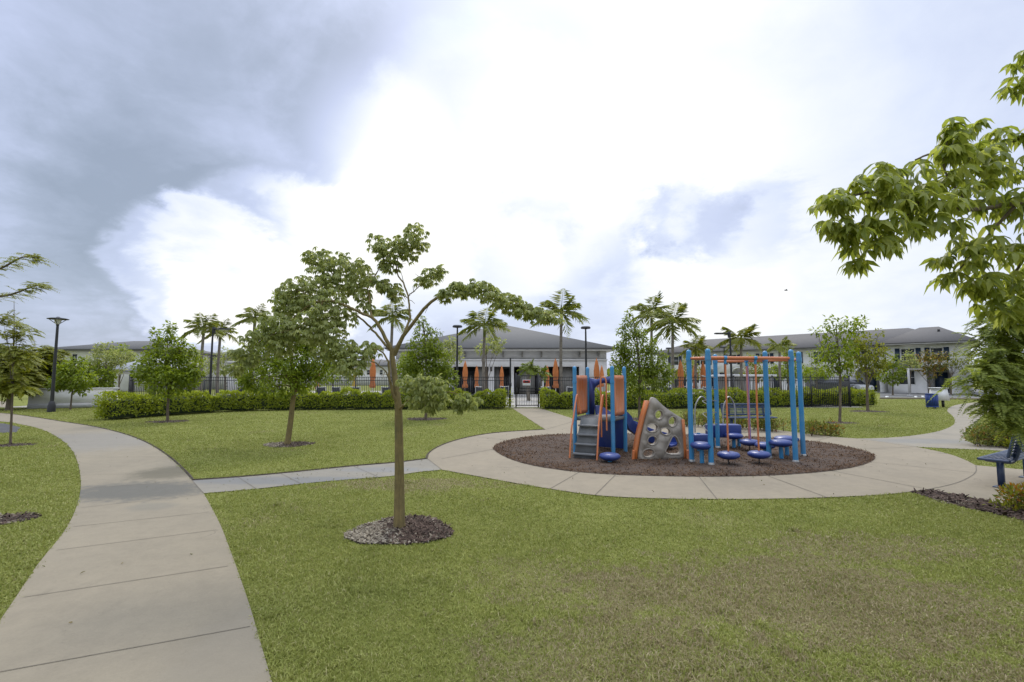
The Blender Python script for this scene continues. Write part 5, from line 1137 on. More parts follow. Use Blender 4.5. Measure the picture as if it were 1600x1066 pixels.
def wheel_stop(i, px, py, label):
    c = G(px, py); m = MB(); m.plate([(-.9, 0), (.9, 0), (.86, .13), (-.86, .13)], [], .18, Matrix.Translation((c[0], c[1], .012)) @ Matrix.Rotation(math.radians(50), 4, 'Z'))
    tag(m.build('wheel_stop', M_whitem, org=(c[0], c[1], .012), smooth=False), label, 'wheel stop', 'wheel stops along the car park')
wheel_stop(0, 1388, 622, 'white wheel stop left of the row before the arched porch')
wheel_stop(1, 1433, 622, 'white wheel stop near the slim white post')
wheel_stop(2, 1444, 621.5, 'white wheel stop close beside the blue bin')
kb = MB(); a, b_ = np.array(G(1375, 623.5)), np.array(G(1700, 625.5)); c = (a + b_) / 2
kb.box((c[0], c[1], .06), (np.linalg.norm(b_ - a), .16, .13), math.atan2(b_[1] - a[1], b_[0] - a[0])); tag(kb.build('kerb', M_conc3, smooth=False), kind='structure')

# ------------------------------------------------------------------ closed umbrellas, pool chairs
def umbrella_proto(mat):
    root = empty('pool_umbrella', (0, 0, 0), 'x', 'umbrella', 'closed umbrellas on the pool deck')
    p = MB(); p.tube([(0, 0, .05), (0, 0, 2.85)], .024, 8); p.build('pole', M_whitem, root)
    b = MB(); b.lathe([(.28, .012), (.28, .05), (.24, .08), (.06, .10), (.05, .28), (0, .29)], (0, 0, 0), 16); b.build('base', M_band, root)
    c = MB(); k = 16; prof = [(.19, .98), (.22, 1.10), (.15, 1.32), (.135, 1.45), (.19, 1.75), (.20, 2.1), (.15, 2.45), (.09, 2.75), (.03, 2.88)]; V = []
    for r, z in prof:
        for j in range(k): rr = r * (1.0 if j % 2 else .68); V.append((rr * math.cos(j * 2 * math.pi / k), rr * math.sin(j * 2 * math.pi / k), z))
    c.add(V, [(i * k + j, i * k + (j + 1) % k, (i + 1) * k + (j + 1) % k, (i + 1) * k + j) for i in range(len(prof) - 1) for j in range(k)] + [tuple(range(k))[::-1], tuple(range((len(prof) - 1) * k, len(prof) * k))])
    co = c.build('canopy', mat, root, smooth=False)
    t = MB(); t.lathe([(.15, 1.36), (.157, 1.39), (.15, 1.42)], (0, 0, 0), 16); t.build('tie_strap', mat, co)
    f = MB(); f.lathe([(.03, 2.87), (.04, 2.91), (.02, 2.97), (0, 2.99)], (0, 0, 0), 8); f.build('finial', mat, root)
    return root
UP = None
for i, (px, Y, sc, lab) in enumerate([
        (583, 33, 1.05, 'closed orange umbrella left of the foreground trunk beside white chairs'),
        (497, 38, .85, 'closed orange umbrella half hidden under the bright green leaning tree'),
        (727, 35, 1.0, 'closed orange umbrella tallest left of the gate beside a lamp pole'),
        (745, 40, .92, 'closed orange umbrella before the tan screen left of the white column'),
        (784, 40, .92, 'closed orange umbrella right of the white column nearest the gate'),
        (855, 39, .92, 'shorter closed orange umbrella in front of a short palm right of the gate'),
        (868, 33, 1.03, 'taller closed orange umbrella beside the palm trunk right of the gate'),
        (932, 34, 1.05, 'closed orange umbrella above the play tower against white wall'),
        (940, 42, .95, 'closed orange umbrella partly behind the one above the play tower'),
        (1063, 31.5, .98, 'closed orange umbrella left of the first blue swing post'),
        (1085, 36, .93, 'thin closed orange umbrella hidden behind the first blue swing post'),
        (1098, 34, .98, 'closed orange umbrella just left of the second blue swing post')]):
    o = umbrella_proto(M_umb) if UP is None else copy_tree(UP)
    if UP is None: UP = o
    o.location = ((px - 800) / F * Y, Y, .01); o.scale = (sc, sc, sc); o['label'] = lab; o.rotation_euler[2] = i * .7
yu = umbrella_proto(M_umb2); yu.location = ((555 - 800) / F * 46, 46, .01); yu['label'] = 'closed yellow umbrella far back left of the foreground trunk'; yu.scale = (.9, .9, .9)

def chair_proto():
    root = empty('pool_chair', (0, 0, 0), 'x', 'chair', 'white framed pool chairs')
    s = MB(); s.box((0, 0, .42), (.52, .5, .03), 0, .008); s.build('seat', M_sling, root)
    bk = MB(); bk.box((0, 0, 0), (.52, .025, .62), M=Matrix.Translation((0, .30, .80)) @ Matrix.Rotation(-.18, 4, 'X')); bk.build('backrest', M_sling, root, smooth=False)
    fr = MB()
    for sx_ in (-.29, .29): fr.tube(bez([(sx_, .24, .42), (sx_, .29, .75), (sx_ * 1.03, .36, 1.14)], 8), .022, 6)
    fr.tube(bez([(-.30, .36, 1.14), (0, .37, 1.11), (.30, .36, 1.14)], 8), .022, 6); fr.build('back_frame', M_whitem, root)
    for sx_ in (-.29, .29):
        for sy_, t_ in ((-.26, -.30), (.24, .30)):
            l = MB(); l.tube([(sx_, sy_, .44), (sx_, t_, .02)], .02, 6); l.build('leg', M_whitem, root)
        a = MB(); a.tube(bez([(sx_, -.26, .44), (sx_ * 1.05, -.24, .64), (sx_ * 1.05, 0, .66), (sx_, .27, .66)], 8), .02, 6); a.build('armrest', M_whitem, root)
    return root
CP = None
CH = [(384, 31, 'white framed pool chair right of the white pillar'), (412, 31, 'white framed pool chair under the left part of the leaning tree crown'), (432, 32, 'pool chair just left of the leaning tree trunk above the hedge'),
      (476, 32.5, 'pool chair just right of the leaning tree trunk above the hedge'), (506, 31, 'leftmost of three evenly spaced pool chairs above the hedge'), (531, 31, 'middle one of three evenly spaced pool chairs above the hedge'), (557, 31, 'pool chair left of the tallest left umbrella pole'),
      (607, 31, 'pool chair directly behind the foreground trunk'), (705, 31, 'pool chair at the foot of the disc topped lamp left of the gate'), (749, 32, 'pool chair beside the umbrella before the tan screen'), (790, 33, 'pool chair just left of the gate post'),
      (851, 31, 'pool chair just right of the gate'), (890, 31, 'pool chair right of the palm trunk near the play tower'), (1008, 31, 'pool chair behind the pointed tree trunk'), (1037, 31, 'pool chair right of the pointed tree trunk'), (1062, 33, 'pool chair under the umbrella left of the first blue post'), (1102, 31, 'pool chair seen between the two left blue swing posts'), (1380 - 420, 32, 'pool chair above the hedge behind the play tower right post')]
for i, (px, Y, lab) in enumerate(CH):
    o = chair_proto() if CP is None else copy_tree(CP)
    if CP is None: CP = o
    o.location = ((px - 800) / F * Y, Y, .01); o['label'] = lab; o.rotation_euler[2] = math.pi + .25 * math.sin(i * 2.3)

# ------------------------------------------------------------------ playground
def tower():
    g = lambda px, py: np.array(G(px, py)); A, C, B_, D_ = g(899, 712.5), g(958.5, 717), g(919.5, 703), g(977.5, 708)
    root = empty('play_tower', tuple((A + B_ + C + D_) / 4), 'small play tower with blue posts orange side panels grey climber and navy slide', 'play tower')
    for p in (A, B_, C, D_):
        m = MB(); m.tube([p, p + np.array([0, 0, 1.95])], .044, 14); m.lathe([(.044, 1.95), (.042, 1.98), (.026, 2.0), (0, 2.01)], p, 14); po = m.build('post', M_blue, root)
        m = MB(); m.lathe([(.051, 1.62), (.051, 1.68)], p, 14); m.lathe([(.051, .80), (.051, .92)], p, 14); m.tube([p + np.array([0, -.06, 1.65]), p + np.array([0, -.045, 1.65])], .014, 6); m.build('clamp', M_blue, po)
    up = np.array([0, 0, 1.0]); dz = .86
    m = MB(); q = [A, C, D_, B_]; m.add([tuple(p + up * z) for z in (dz - .07, dz) for p in q], [(3, 2, 1, 0), (4, 5, 6, 7), (0, 1, 5, 4), (1, 2, 6, 5), (2, 3, 7, 6), (3, 0, 4, 7)]); m.build('deck', M_greyd, root, smooth=False)
    def frame(a, b): e = norm(b - a); n = np.array([-e[1], e[0], 0]); return Matrix(((e[0], n[0], 0, a[0]), (e[1], n[1], 0, a[1]), (0, 0, 1, 0), (0, 0, 0, 1))), np.linalg.norm(b - a)
    for a, b in ((A, B_), (C, D_)):
        T, L = frame(a, b); m = MB(); x0, x1 = .08, L - .08; r = .06; ol = []
        for cx, cz, s in ((x1 - r, .90 + r, -90), (x1 - r, 1.80 - r, 0), (x0 + r, 1.80 - r, 90), (x0 + r, .90 + r, 180)):
            for t in np.linspace(0, 90, 4): ol.append((cx + r * math.cos(math.radians(s + t)), cz + r * math.sin(math.radians(s + t))))
        sl = [rect(x0 + (x1 - x0) * (.2 + .15 * i), x0 + (x1 - x0) * (.2 + .15 * i) + .012, 1.0, 1.70) for i in range(5)]
        m.plate(ol, sl, .035, T @ Matrix.Translation((0, -.017, 0))); m.build('panel', M_orange, root, smooth=False)
    # navy hood at the back
    T, L = frame(B_, D_); inner = [(.16, .9), (L - .16, .9), (L - .16, 1.42)] + [(L / 2 + (L / 2 - .16) * math.cos(t), 1.42 + .22 * math.sin(t)) for t in np.linspace(.3, math.pi - .3, 9)] + [(.16, 1.42)]
    m = MB(); m.plate([(.06, .862), (.16, .862), (.16, 1.42)] + [(L / 2 - (L / 2 - .16) * math.cos(t), 1.42 + .20 * math.sin(t)) for t in np.linspace(.3, math.pi - .3, 9)] + [(L - .16, 1.42), (L - .16, .862), (L - .06, .862), (L - .06, 1.72), (L * .75, 1.80), (L * .5, 1.76), (L * .25, 1.70), (.06, 1.74)], [], .09, T @ Matrix.Translation((0, -.045, 0))); m.build('slide_hood', M_navy, root, smooth=False)
    # slide trough curving down to the right behind the tower
    mid = (B_ + D_) / 2; out = norm((B_ + D_) / 2 - (A + C) / 2); rt = norm(D_ - B_)
    path = bez([mid + up * .85, mid + out * .35 + up * .82, mid + out * .85 + rt * .20 + up * .55, mid + out * 1.0 + rt * .75 + up * .25, mid + out * .95 + rt * 1.15 + up * .16, mid + out * .9 + rt * 1.4 + up * .15], 30)
    tg = norm(np.gradient(path, axis=0)); sd = norm(np.cross(tg, up)); nn = np.cross(sd, tg)
    prof = [(-.25, .22), (-.23, .03), (-.12, -.01), (.12, -.01), (.23, .03), (.25, .22), (.28, .22), (.26, 0), (.14, -.05), (-.14, -.05), (-.26, 0), (-.28, .22)]; k = len(prof)
    V = np.concatenate([[p + s * a + n_ * b for a, b in prof] for p, s, n_ in zip(path, sd, nn)]); n = len(path)
    m = MB(); m.add(V, [(i * k + j, i * k + (j + 1) % k, (i + 1) * k + (j + 1) % k, (i + 1) * k + j) for i in range(n - 1) for j in range(k)] + [tuple(range(k))[::-1], tuple(range((n - 1) * k, n * k))]); m.build('slide', M_navy, root)
    m = MB(); m.box(tuple(mid + out * .30 + up * .45), (.7, .05, .8), math.atan2(rt[1], rt[0]), .02); m.build('slide_support', M_navy, root)
    # grey stepped climber with two orange handrails on the front
    fm = (A + C) / 2 - norm(C - A) * .06; fo = -out; T0 = fm + up * .86; w0, w1 = .22, .235; steps = 5; m = MB(); V = []; F_ = []
    e = norm(C - A)
    def slabbox(mb_, d0, z0, d1, z1, wa, wb, th):     # inclined slab between two front/height stations
        V = []
        for d, z, w in ((d0, z0, wa), (d1, z1, wb)):
            for sg in (-1, 1):
                for k in (0, -th): V.append(fm + fo * (d + k) + up * z + e * sg * w)
        mb_.add(np.array(V), [(0, 2, 6, 4), (1, 5, 7, 3), (0, 4, 5, 1), (2, 3, 7, 6), (0, 1, 3, 2), (4, 6, 7, 5)])
    slabbox(m, .02, .86, .50, .0, w0, w1, .06); cl = m.build('climber', M_greyd, root, smooth=False)
    for q in range(4):
        z = .70 - .19 * q; d = .02 + .48 * (.86 - z) / .86; w = w0 + (w1 - w0) * d / .5; m = MB()
        c_ = fm + fo * (d + .03) + up * z; m.box(tuple(c_), (2 * w + .02, .13, .035), math.atan2(e[1], e[0]), .008); m.build('tread', M_greyd2, cl)
    for sg in (-1, 1):
        s = e * sg * .29; m = MB(); m.tube(bez([fm + s * .8 + up * .95, fm + s + fo * .02 + up * 1.32, fm + s + fo * .12 + up * 1.30, fm + s + fo * .34 + up * .82, fm + s * 1.03 + fo * .42 + up * .62, fm + s * 1.03 + fo * .55 + up * .0], 26), .019, 8); m.build('handrail', M_orangep, cl)
    # orange loop ladder on the right half of the front
    m = MB(); a = C - e * .25 + fo * .02
    m.tube(bez([a + up * .45, a + up * 1.2, a + up * 1.68, a + e * .05 + up * 1.75, a + e * .12 + up * 1.68, a + e * .12 + up * 1.2, a + e * .12 + up * .60], 26), .018, 8); m.build('grab_loop', M_orangep, root)
tower()

def ellipse(cx, cz, rx, rz_, rot=0, n=18, sq=2.0):
    o = []
    for t in np.linspace(0, 2 * math.pi, n, endpoint=False):
        a, b = math.copysign(abs(math.cos(t)) ** (2 / sq), math.cos(t)) * rx, math.copysign(abs(math.sin(t)) ** (2 / sq), math.sin(t)) * rz_
        o.append((cx + a * math.cos(rot) - b * math.sin(rot), cz + a * math.sin(rot) + b * math.cos(rot)))
    return o
def rock_panel():
    b = np.array(G(1030, 719)); Y = b[1]; s = Y / F
    U = lambda px, py: ((px - 1030) * s, P(px, py, Y)[2])
    root = empty('climbing_panel', tuple(b), 'grey climbing panel with round holes and orange edge bands in the mulch', 'climbing panel')
    T = Matrix.Translation((b[0], Y, 0)) @ Matrix.Rotation(math.radians(3), 4, 'Z')
    ol = [U(*p) for p in smooth_px([(1017, 627), (1020, 621.5), (1025, 622), (1036, 633), (1048, 642), (1060, 650), (1067, 655), (1069, 670), (1070, 690), (1069, 716), (1045, 718), (1020, 719.5), (997, 720), (998, 700), (1003, 675), (1010, 648), (1017, 627)], 2)[:-1]]
    hs = []
    for (zx, zy, rx, rz_, rot) in ((905, 522, 36, 40, .35), (1017, 580, 36, 44, .3), (848, 630, 50, 36, -.1), (958, 660, 44, 30, .25), (845, 735, 42, 38, -.3), (812, 838, 52, 36, -.1)):
        px, py = zx / 5.33 + 860, zy / 5.33 + 550; cx, cz = U(px, py); hs.append(ellipse(cx, cz, rx / 5.9 * s, rz_ / 5.9 * s, -rot, 16))
    tri = [U(zx / 5.33 + 860, zy / 5.33 + 550) for zx, zy in ((1030, 700), (1052, 720), (1075, 775), (1082, 830), (1065, 848), (1000, 848), (962, 838), (955, 822), (985, 762), (1012, 712))]
    hs.append(tri)
    m = MB(); m.plate(ol, hs, .12, T @ Matrix.Translation((0, -.06, 0))); po = m.build('rock_face', M_greyp, root, smooth=False)
    for h in hs:      # raised lips around the holes
        c = np.array(h).mean(0); q = [(x, -.065, z) for x, z in [tuple(c + (np.array(p) - c) * 1.08) for p in h]]; q = [tuple(T @ Vector(v)) for v in q + q[:2]]
        l = MB(); l.tube(q, .011, 6); l.build('hole_rim', M_greyp, po)
    def band(pts, w, name):
        v = [U(*p) for p in pts]; n = len(v); V = [T @ Vector((x, y, z)) for (x, z) in v for y in (-.08, .08)]
        v2 = [T @ Vector((x + w, y, z)) for (x, z) in v for y in (-.08, .08)]
        m = MB(); k = 2 * n; m.add([tuple(a) for a in V + v2], [(2 * i, 2 * i + 2, 2 * i + 3, 2 * i + 1) for i in range(n - 1)] + [(k + 2 * i, k + 2 * i + 1, k + 2 * i + 3, k + 2 * i + 2) for i in range(n - 1)] + [(2 * i, k + 2 * i, k + 2 * i + 2, 2 * i + 2) for i in range(n - 1)] + [(2 * i + 1, 2 * i + 3, k + 2 * i + 3, k + 2 * i + 1) for i in range(n - 1)] + [(0, 1, k + 1, k), (k - 2, 2 * k - 2, 2 * k - 1, k - 1)]); return m.build(name, M_orange, root, smooth=False)
    band([(1010, 626), (1003, 650), (995, 680), (990, 705), (989, 721)], .065, 'edge_band'); band([(1065, 655), (1066.5, 680), (1067, 700), (1067, 720)], .055, 'edge_band')
    for px in (987, 1072):
        f = MB(); c = np.array(U(px, 722)); p = T @ Vector((c[0], -.1, 0)); f.tube([(p.x, p.y, 0), (p.x + (.02 if px < 1000 else 0), p.y, .22)], .03, 8); f.build('foot', M_orangep, root)
rock_panel()

POD = [(0, -.085), (.05, -.085), (.12, -.075), (.19, -.045), (.215, -.01), (.212, .02), (.18, .05), (.10, .068), (0, .072)]
def swing_frame():
    pts = {k: np.array(G(*v)) for k, v in dict(P1=(1081, 724), P2=(1111.5, 729), P3=(1122, 702), P4=(1202, 718), P5=(1243.5, 725), P6=(1255.5, 715)).items()}
    root = empty('pod_swing_frame', tuple(sum(pts.values()) / 6), 'six tall blue posts with orange beams and hanging navy pod steps', 'play frame')
    ht = 2.32
    for p in pts.values():
        m = MB(); m.tube([p, p + np.array([0, 0, ht - .05])], .050, 16); m.lathe([(.050, ht - .05), (.048, ht - .02), (.03, ht), (0, ht + .01)], p, 16); po = m.build('post', M_blue, root)
        m = MB(); m.lathe([(.059, ht - .22), (.059, ht - .13)], p, 16); m.build('clamp', M_blue, po)
        m = MB(); m.lathe([(.062, .0), (.062, .06), (.051, .08)], p, 14); m.build('foot_collar', M_galv, po)
    zb = ht - .175
    def beam(a, b, r=.032, bow=.0):
        a = pts[a] + np.array([0, 0, zb]); b = pts[b] + np.array([0, 0, zb]); m = MB(); m.tube(bez([a, (a + b) / 2 + np.array([0, bow, 0]), b], 14), r, 12); m.build('beam', M_orangep, root)
        return a, b
    fa, fb = beam('P2', 'P5'); ma, mb_ = beam('P1', 'P4'); ra, rb = beam('P3', 'P6', .030, .35); beam('P1', 'P2', .026)
    def hang(px, pod_py, a, b, mat, rr=.018, second=None):
        x_at = (px - 800) / F; t = (x_at * a[1] - a[0]) / ((b[0] - a[0]) - x_at * (b[1] - a[1])); top = a + (b - a) * t
        c = np.array([top[0], top[1], 0.0]); c[2] = P(px, pod_py, top[1])[2]
        m = MB(); m.tube([c + np.array([0, 0, .06]), top + np.array([0, 0, -.10])], rr, 10); rod = m.build('hanger_rod', mat, root)
        m = MB(); m.tube([top + np.array([-.03, 0, 0]), top + np.array([.03, 0, 0])], .043, 12); m.lathe([(.016, -.13), (.026, -.12), (.026, -.05), (.016, -.04)], top, 10); m.build('bracket', M_blue, rod)
        m = MB(); m.lathe(POD, c, 24); m.build('pod', M_navy, root)
        m = MB(); m.tube([c + np.array([0, 0, -.07]), np.array([c[0], c[1], .0])], .012, 6); m.build('anchor_chain', M_black, root)
        if second: m = MB(); m.tube([c + np.array([.035, .02, .06]), top + np.array([.035, .02, -.06])], rr, 8); m.build('hanger_rod', second, root)
    hang(1133, 711, fa, fb, M_orangep); hang(1180, 710, fa, fb, M_orangep); hang(1166, 691, ra, rb, M_pink, .018, M_violet)
    # curled rung ladder between second and third posts
    a, b = pts['P2'], pts['P3']; e = norm(b - a)
    for i in range(5):
        z = .62 + .28 * i; m = MB(); p0, p1 = a + e * .10 + np.array([0, 0, z]), b - e * .10 + np.array([0, 0, z]); n = np.array([-e[1], e[0], 0])
        m.tube(bez([p0, (p0 + p1) / 2 + n * .22 + np.array([0, 0, .05]), p1], 12), .010, 6); m.build('rung', M_galvd, root)
swing_frame()
def step_pod(label, px, py, base_py, sx=1.0, posts=1, spread=.0):
    b = np.array(G(px, base_py)); c = b.copy(); c[2] = P(px, py, b[1])[2]
    root = empty('stepping_pod', tuple(b), label, 'stepping pod', 'navy stepping pods in the mulch')
    m = MB(); m.lathe(POD, c, 24, sx, 1.0); m.build('pod', M_navy, root)
    for i in range(posts):
        dx = (i - (posts - 1) / 2) * spread; m = MB(); m.tube([b + np.array([dx, 0, 0]), np.array([b[0] + dx, b[1], c[2] - .06])], .042, 12); m.build('leg', M_blue, root)
step_pod('low navy stepping pod in front of the play tower', 953, 713, 725)
step_pod('raised navy stepping pod between the two left blue swing posts', 1097, 696, 727)
step_pod('smaller navy stepping pod at the back beside the navy balance wall', 1147, 681, 702)
step_pod('wide navy stepping pod on two posts left of the right swing posts', 1221, 692, 719, 1.15, 1)
step_pod('navy stepping pod behind the wide pod near the last blue post', 1230, 686, 714, 1.2, 1)
step_pod('navy stepping pod just left of the fourth blue post', 1196, 696, 712)
def balance_wall():
    b = np.array(G(1120, 699)); root = empty('balance_wall', tuple(b), 'navy curved balance wall with two grey hoop handrails at the back of the swings', 'play equipment')
    Y1, Y2 = 12.0, 11.0
    def slab(px0, px1, py0, py1, Y, name):
        a, c = P(px0, py0, Y), P(px1, py1, Y); m = MB(); m.box(((a[0] + c[0]) / 2, Y, (a[2] + c[2]) / 2), (c[0] - a[0], .32, a[2] - c[2]), 0, .03); return m.build(name, M_navy, root)
    slab(1105, 1155, 663, 683, 12.0, 'step'); slab(1082, 1106, 678, 692, 11.3, 'step')
    for (pl, pr, yt, Y) in ((1086, 1108, 620, 11.6), (1130, 1148.5, 620, 12.2)):
        q = [P(pl, 676, Y), P(pl, 640, Y), P(pl + 4, 626, Y), P((pl + pr) / 2, yt, Y + .05), P(pr - 3, 628, Y + .1), P(pr, 642, Y + .1), P(pr, 672, Y + .1)]
        m = MB(); m.tube(bez(q, 30), .017, 8); m.build('hoop_rail', M_galv, root)
    for px, Y in ((1110, 12.0), (1150, 12.0), (1088, 11.3)):
        m = MB(); x = (px - 800) / F * Y; m.tube([(x, Y, 0), (x, Y, .45)], .04, 10); m.build('leg', M_blue, root)
balance_wall()

# ------------------------------------------------------------------ benches, bin, cabinet
def slat_panel(mb, T, L, W, n, th=.022):     # perforated-look metal slat panel in local XY
    for i in range(n):
        y = -W / 2 + (i + .5) * W / n; mb.box((0, 0, 0), (L - .05, W / n * .55, th), M=T @ Matrix.Translation((0, y, 0)))
    k = max(3, int(L / .22))
    for i in range(k + 1): mb.box((0, 0, 0), (.03, W - .04, th * .7), M=T @ Matrix.Translation((-L / 2 + .03 + i * (L - .06) / k, 0, -.004)))
def make_bench(label, c, rz, L=1.85):
    root = empty('park_bench', tuple(c), label, 'bench', 'navy metal park benches'); T = Matrix.Translation(c) @ Matrix.Rotation(rz, 4, 'Z')   # local +y = back
    s = MB(); slat_panel(s, T @ Matrix.Translation((0, -.02, .455)), L, .34, 8); s.build('seat', M_navym, root, smooth=False)
    r = MB(); q = []
    for (a, b_) in ((-1, -1), (1, -1), (1, 1), (-1, 1), (-1, -1)): q.append(tuple(T @ Vector((a * L / 2, -.02 + b_ * .175, .455))))
    for i in range(4): r.tube([q[i], q[i + 1]], .022, 8)
    r.build('seat_rim', M_navym, root)
    TB = T @ Matrix.Translation((0, .19, .70)) @ Matrix.Rotation(math.radians(76), 4, 'X')
    b2 = MB(); slat_panel(b2, TB, L, .34, 7); b2.build('backrest', M_navym, root, smooth=False)
    r = MB(); q = [tuple(TB @ Vector((a * L / 2, b_ * .18, 0))) for a, b_ in ((-1, -1), (1, -1), (1, 1), (-1, 1), (-1, -1))]
    for i in range(4): r.tube([q[i], q[i + 1]], .022, 8)
    r.build('back_rim', M_navym, root)
    for sg in (-1, 1):
        x = sg * (L / 2 - .22)
        m = MB(); m.box((0, 0, 0), (.075, .075, .43), M=T @ Matrix.Translation((x, 0, .225))); lo = m.build('leg', M_navym, root, smooth=False)
        m = MB(); m.box((0, 0, 0), (.18, .18, .012), M=T @ Matrix.Translation((x, 0, .018))); m.build('foot_plate', M_navym, lo, smooth=False)
        m = MB(); m.tube([tuple(T @ Vector(v)) for v in bez([(x, -.17, .425), (x, .08, .42), (x, .16, .46), (x, .21, .60), (x, .26, .86)], 14)], .03, 8); m.build('support_arm', M_navym, root)
    return root
a, d = np.array(G(1533, 717, .455)), np.array(G(1597, 700, .455)); a[2] = d[2] = 0
e = norm(d - a); rz = math.atan2(e[1], e[0]); nrm = np.array([e[1], -e[0], 0])      # back lies towards the right/near side
ctr = a + e * .92 + nrm * .165
make_bench('near navy slatted bench on the concrete pad at right edge', (ctr[0], ctr[1], 0), rz + math.pi)
fb_ = np.array(P(1170, 640, 15.6)); make_bench('far navy bench behind the swing posts facing away', (fb_[0], 15.6, 0), 0.02, 1.62)
def litter_bin():
    b = np.array(G(1457, 638.5)); root = empty('litter_bin', tuple(b), 'round blue slatted litter bin on the lawn near the side path', 'litter bin')
    m = MB(); m.lathe([(.21, .10), (.24, .12), (.24, .82), (.21, .84), (.20, .80), (.20, .14), (0, .13)], b, 20); m.build('liner', M_navym, root)
    m = MB()
    for i in range(24):
        t = i * 2 * math.pi / 24; m.box((b[0] + .272 * math.cos(t), b[1] + .272 * math.sin(t), .46), (.012, .052, .76), t)
    m.build('slats', M_can, root, smooth=False)
    m = MB()
    for z in (.12, .82): m.lathe([(.28, z - .025), (.295, z - .02), (.295, z + .02), (.28, z + .025), (.25, z + .02), (.25, z - .02), (.28, z - .025)], b, 24)
    m.build('rim', M_can, root)
    for i in range(3):
        t = i * 2.09 + .5; l = MB(); l.tube([(b[0] + .2 * math.cos(t), b[1] + .2 * math.sin(t), 0), (b[0] + .2 * math.cos(t), b[1] + .2 * math.sin(t), .12)], .025, 6); l.build('leg', M_can, root)
litter_bin()
def cabinet():
    Y = 27.8; s = Y / F; x = (1469 - 800) * s; root = empty('utility_cabinet', (x, Y, 0), 'white sloped cabinet on a dark leg beside the blue bin', 'cabinet')
    U = lambda px, py: ((px - 1466) * s, P(px, py, Y)[2])
    m = MB(); m.plate([U(1456, 626), U(1477, 626), U(1474, 608), U(1459, 609)], [], .55, Matrix.Translation((x, Y, 0))); m.build('housing', M_whitem, root, smooth=False)
    m = MB(); m.box((x, Y + .26, U(1466, 607)[1] + .02), (.72, .60, .05), 0, .015); m.build('lid', M_whitem, root)
    m = MB(); m.box((x + .24, Y + .28, .22), (.10, .10, .40)); m.build('leg', M_black, root, smooth=False)
    m = MB(); m.box((x - .30, Y + .28, .22), (.10, .10, .40)); m.build('leg', M_black, root, smooth=False)
cabinet()

# bird
def bird():
    c = np.array(P(1228, 454, 60.0)); m = MB()
    m.tube([c + np.array([-.22, 0, 0]), c + np.array([-.05, 0, .03]), c + np.array([.12, 0, .02]), c + np.array([.26, 0, .03])], [.02, .07, .06, .01], 8)
    for sg in (-1, 1): m.add([c + np.array([-.06, 0, .04]), c + np.array([.10, 0, .04]), c + np.array([.06, sg * .22, .16]), c + np.array([-.02, sg * .45, .12]), c + np.array([-.08, sg * .2, .13])], [(0, 1, 2, 4), (4, 2, 3)])
    tag(m.build('bird', M_black, org=tuple(c)), 'small dark bird flying in the pale sky right of centre', 'bird')
bird()

# ------------------------------------------------------------------ distant tree line
def treeline():
    rng = np.random.RandomState(131); mb = MB()
    for i in range(230):
        a = rng.uniform(-.98, 1.15); Y = rng.uniform(118, 150); x = a * Y; h = rng.uniform(2.2, 4.6)
        n = 46; p = in_ball(n, rng, .3); pos = np.array([x, Y, h * .5]) + p * np.array([3.2, 2.5, h * .55]); d = p + rdir(n, rng); leaves(mb, T4, pos, d, rdir(n, rng) + np.array([0, 0, .6]), rng.uniform(.9, 1.7, n), .8)
    tag(mb.build('distant_trees', M_lf_dark, smooth=False), 'far low belt of trees along the horizon', 'tree belt', kind='stuff')
treeline()

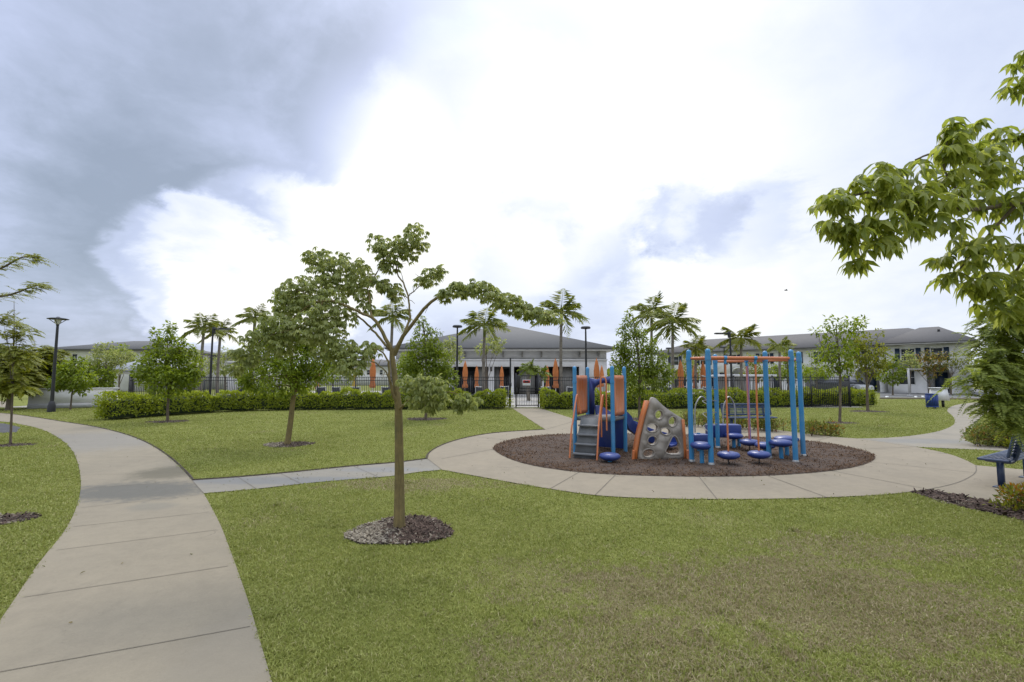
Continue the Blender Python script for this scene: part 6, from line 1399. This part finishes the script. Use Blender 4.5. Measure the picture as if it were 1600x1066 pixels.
# ------------------------------------------------------------------ grass
def grass():
    rng = np.random.RandomState(141); n = 1150000
    y = np.exp(rng.uniform(math.log(1.7), math.log(38), n)); x = rng.uniform(-1.5, 1.6, n) * (y + .5)
    # weed tufts and taller clumps scattered through the sward
    nt = 150; ty = np.exp(rng.uniform(math.log(2.2), math.log(14), nt)); tx = rng.uniform(-1.1, 1.1, nt) * ty; k = 90
    tr = np.repeat(rng.uniform(.025, .075, nt), k); cx = np.repeat(tx, k) + rng.normal(size=nt * k) * tr; cy = np.repeat(ty, k) + rng.normal(size=nt * k) * tr
    tall = np.r_[np.ones(n), np.repeat(rng.uniform(1.15, 1.7, nt), k)]; x = np.r_[x, cx]; y = np.r_[y, cy]; n = len(x)
    jx, jy = x + rng.normal(size=n) * .016, y + rng.normal(size=n) * .016
    keep = ~((y > 27.6) & (x < 20.5))
    for key in ('walk', 'cross', 'ring', 'gate_path', 'right_path', 'pad', 'soil'): keep &= ~pip(jx, jy, POLY[key])
    for poly in RINGS:
        c = np.mean(poly, 0); keep &= ~pip(x + rng.normal(size=n) * .035, y + rng.normal(size=n) * .035, poly) | (rng.rand(n) < .02)
    for q in ([(-120, 680), (26, 676), (32, 668), (6, 662), (-120, 660)], [(1375, 622), (1700, 624), (1900, 612), (1600, 607), (1375, 611.5)]): keep &= ~pip(x, y, gp(q))
    x, y, tall = x[keep], y[keep], tall[keep]; n = len(x)
    D = np.hypot(x, y); w = .0033 * np.clip(D / 3.0, .8, 12) ** .62 * rng.uniform(.7, 1.3, n); h = rng.uniform(.016, .040, n) * np.clip(.8 + D / 40, .8, 1.3) * tall
    patch = .5 + .5 * np.sin(x * 2.1 + np.sin(y * 1.7) * 1.3) * np.sin(y * 2.6 + np.sin(x * 1.9)); h *= .75 + .45 * patch
    a = rng.uniform(0, 2 * math.pi, n); lean = np.abs(rng.normal(.6, .4, n)); ca, sa = np.cos(a), np.sin(a)
    b = rng.uniform(0, 2 * math.pi, n); wx, wy = np.cos(b) * w, np.sin(b) * w
    base = np.c_[x, y, np.zeros(n) - .004]; m = base + np.c_[ca * h * lean * .35, sa * h * lean * .35, h * .62]; t = base + np.c_[ca * h * lean * 1.1, sa * h * lean * 1.1, h * np.clip(1 - lean * .22, .45, 1)]
    sd = np.c_[wx, wy, 0 * wx]
    V = np.stack([base - sd, base + sd, m + sd * .8, m - sd * .8, t], 1).reshape(-1, 3); i = np.arange(n)[:, None] * 5
    mb = MB(); mb.v = [V]; mb.nv = len(V)
    mb.li = [np.concatenate([(i + np.array([0, 1, 2, 3])), (i + np.array([3, 2, 4]))], 1).ravel()]; mb.lt = [np.tile([4, 3], n)]
    tag(mb.build('grass', M_blade, smooth=False), 'short mown grass of the park lawns', 'grass', kind='stuff')
grass()
# dry leaves and clippings blown onto the paving
rl = np.random.RandomState(151)
def litter(n):
    xs_, ys_ = [], []
    for key, k in (('walk', .5), ('ring', .35), ('cross', .15)):
        xx, yy = samp_poly([p for p in POLY[key]], rl)(int(n * k)); xs_.append(xx); ys_.append(yy)
    return np.concatenate(xs_), np.concatenate(ys_)
tag(chips(420, litter, .016, .030, .013, leafmat('dry_leaf', [(.06, .04, .02), (.12, .09, .04), (.10, .11, .03), (.20, .15, .07)], .1, .8, .2), 'fallen_leaves', rl), kind='stuff')
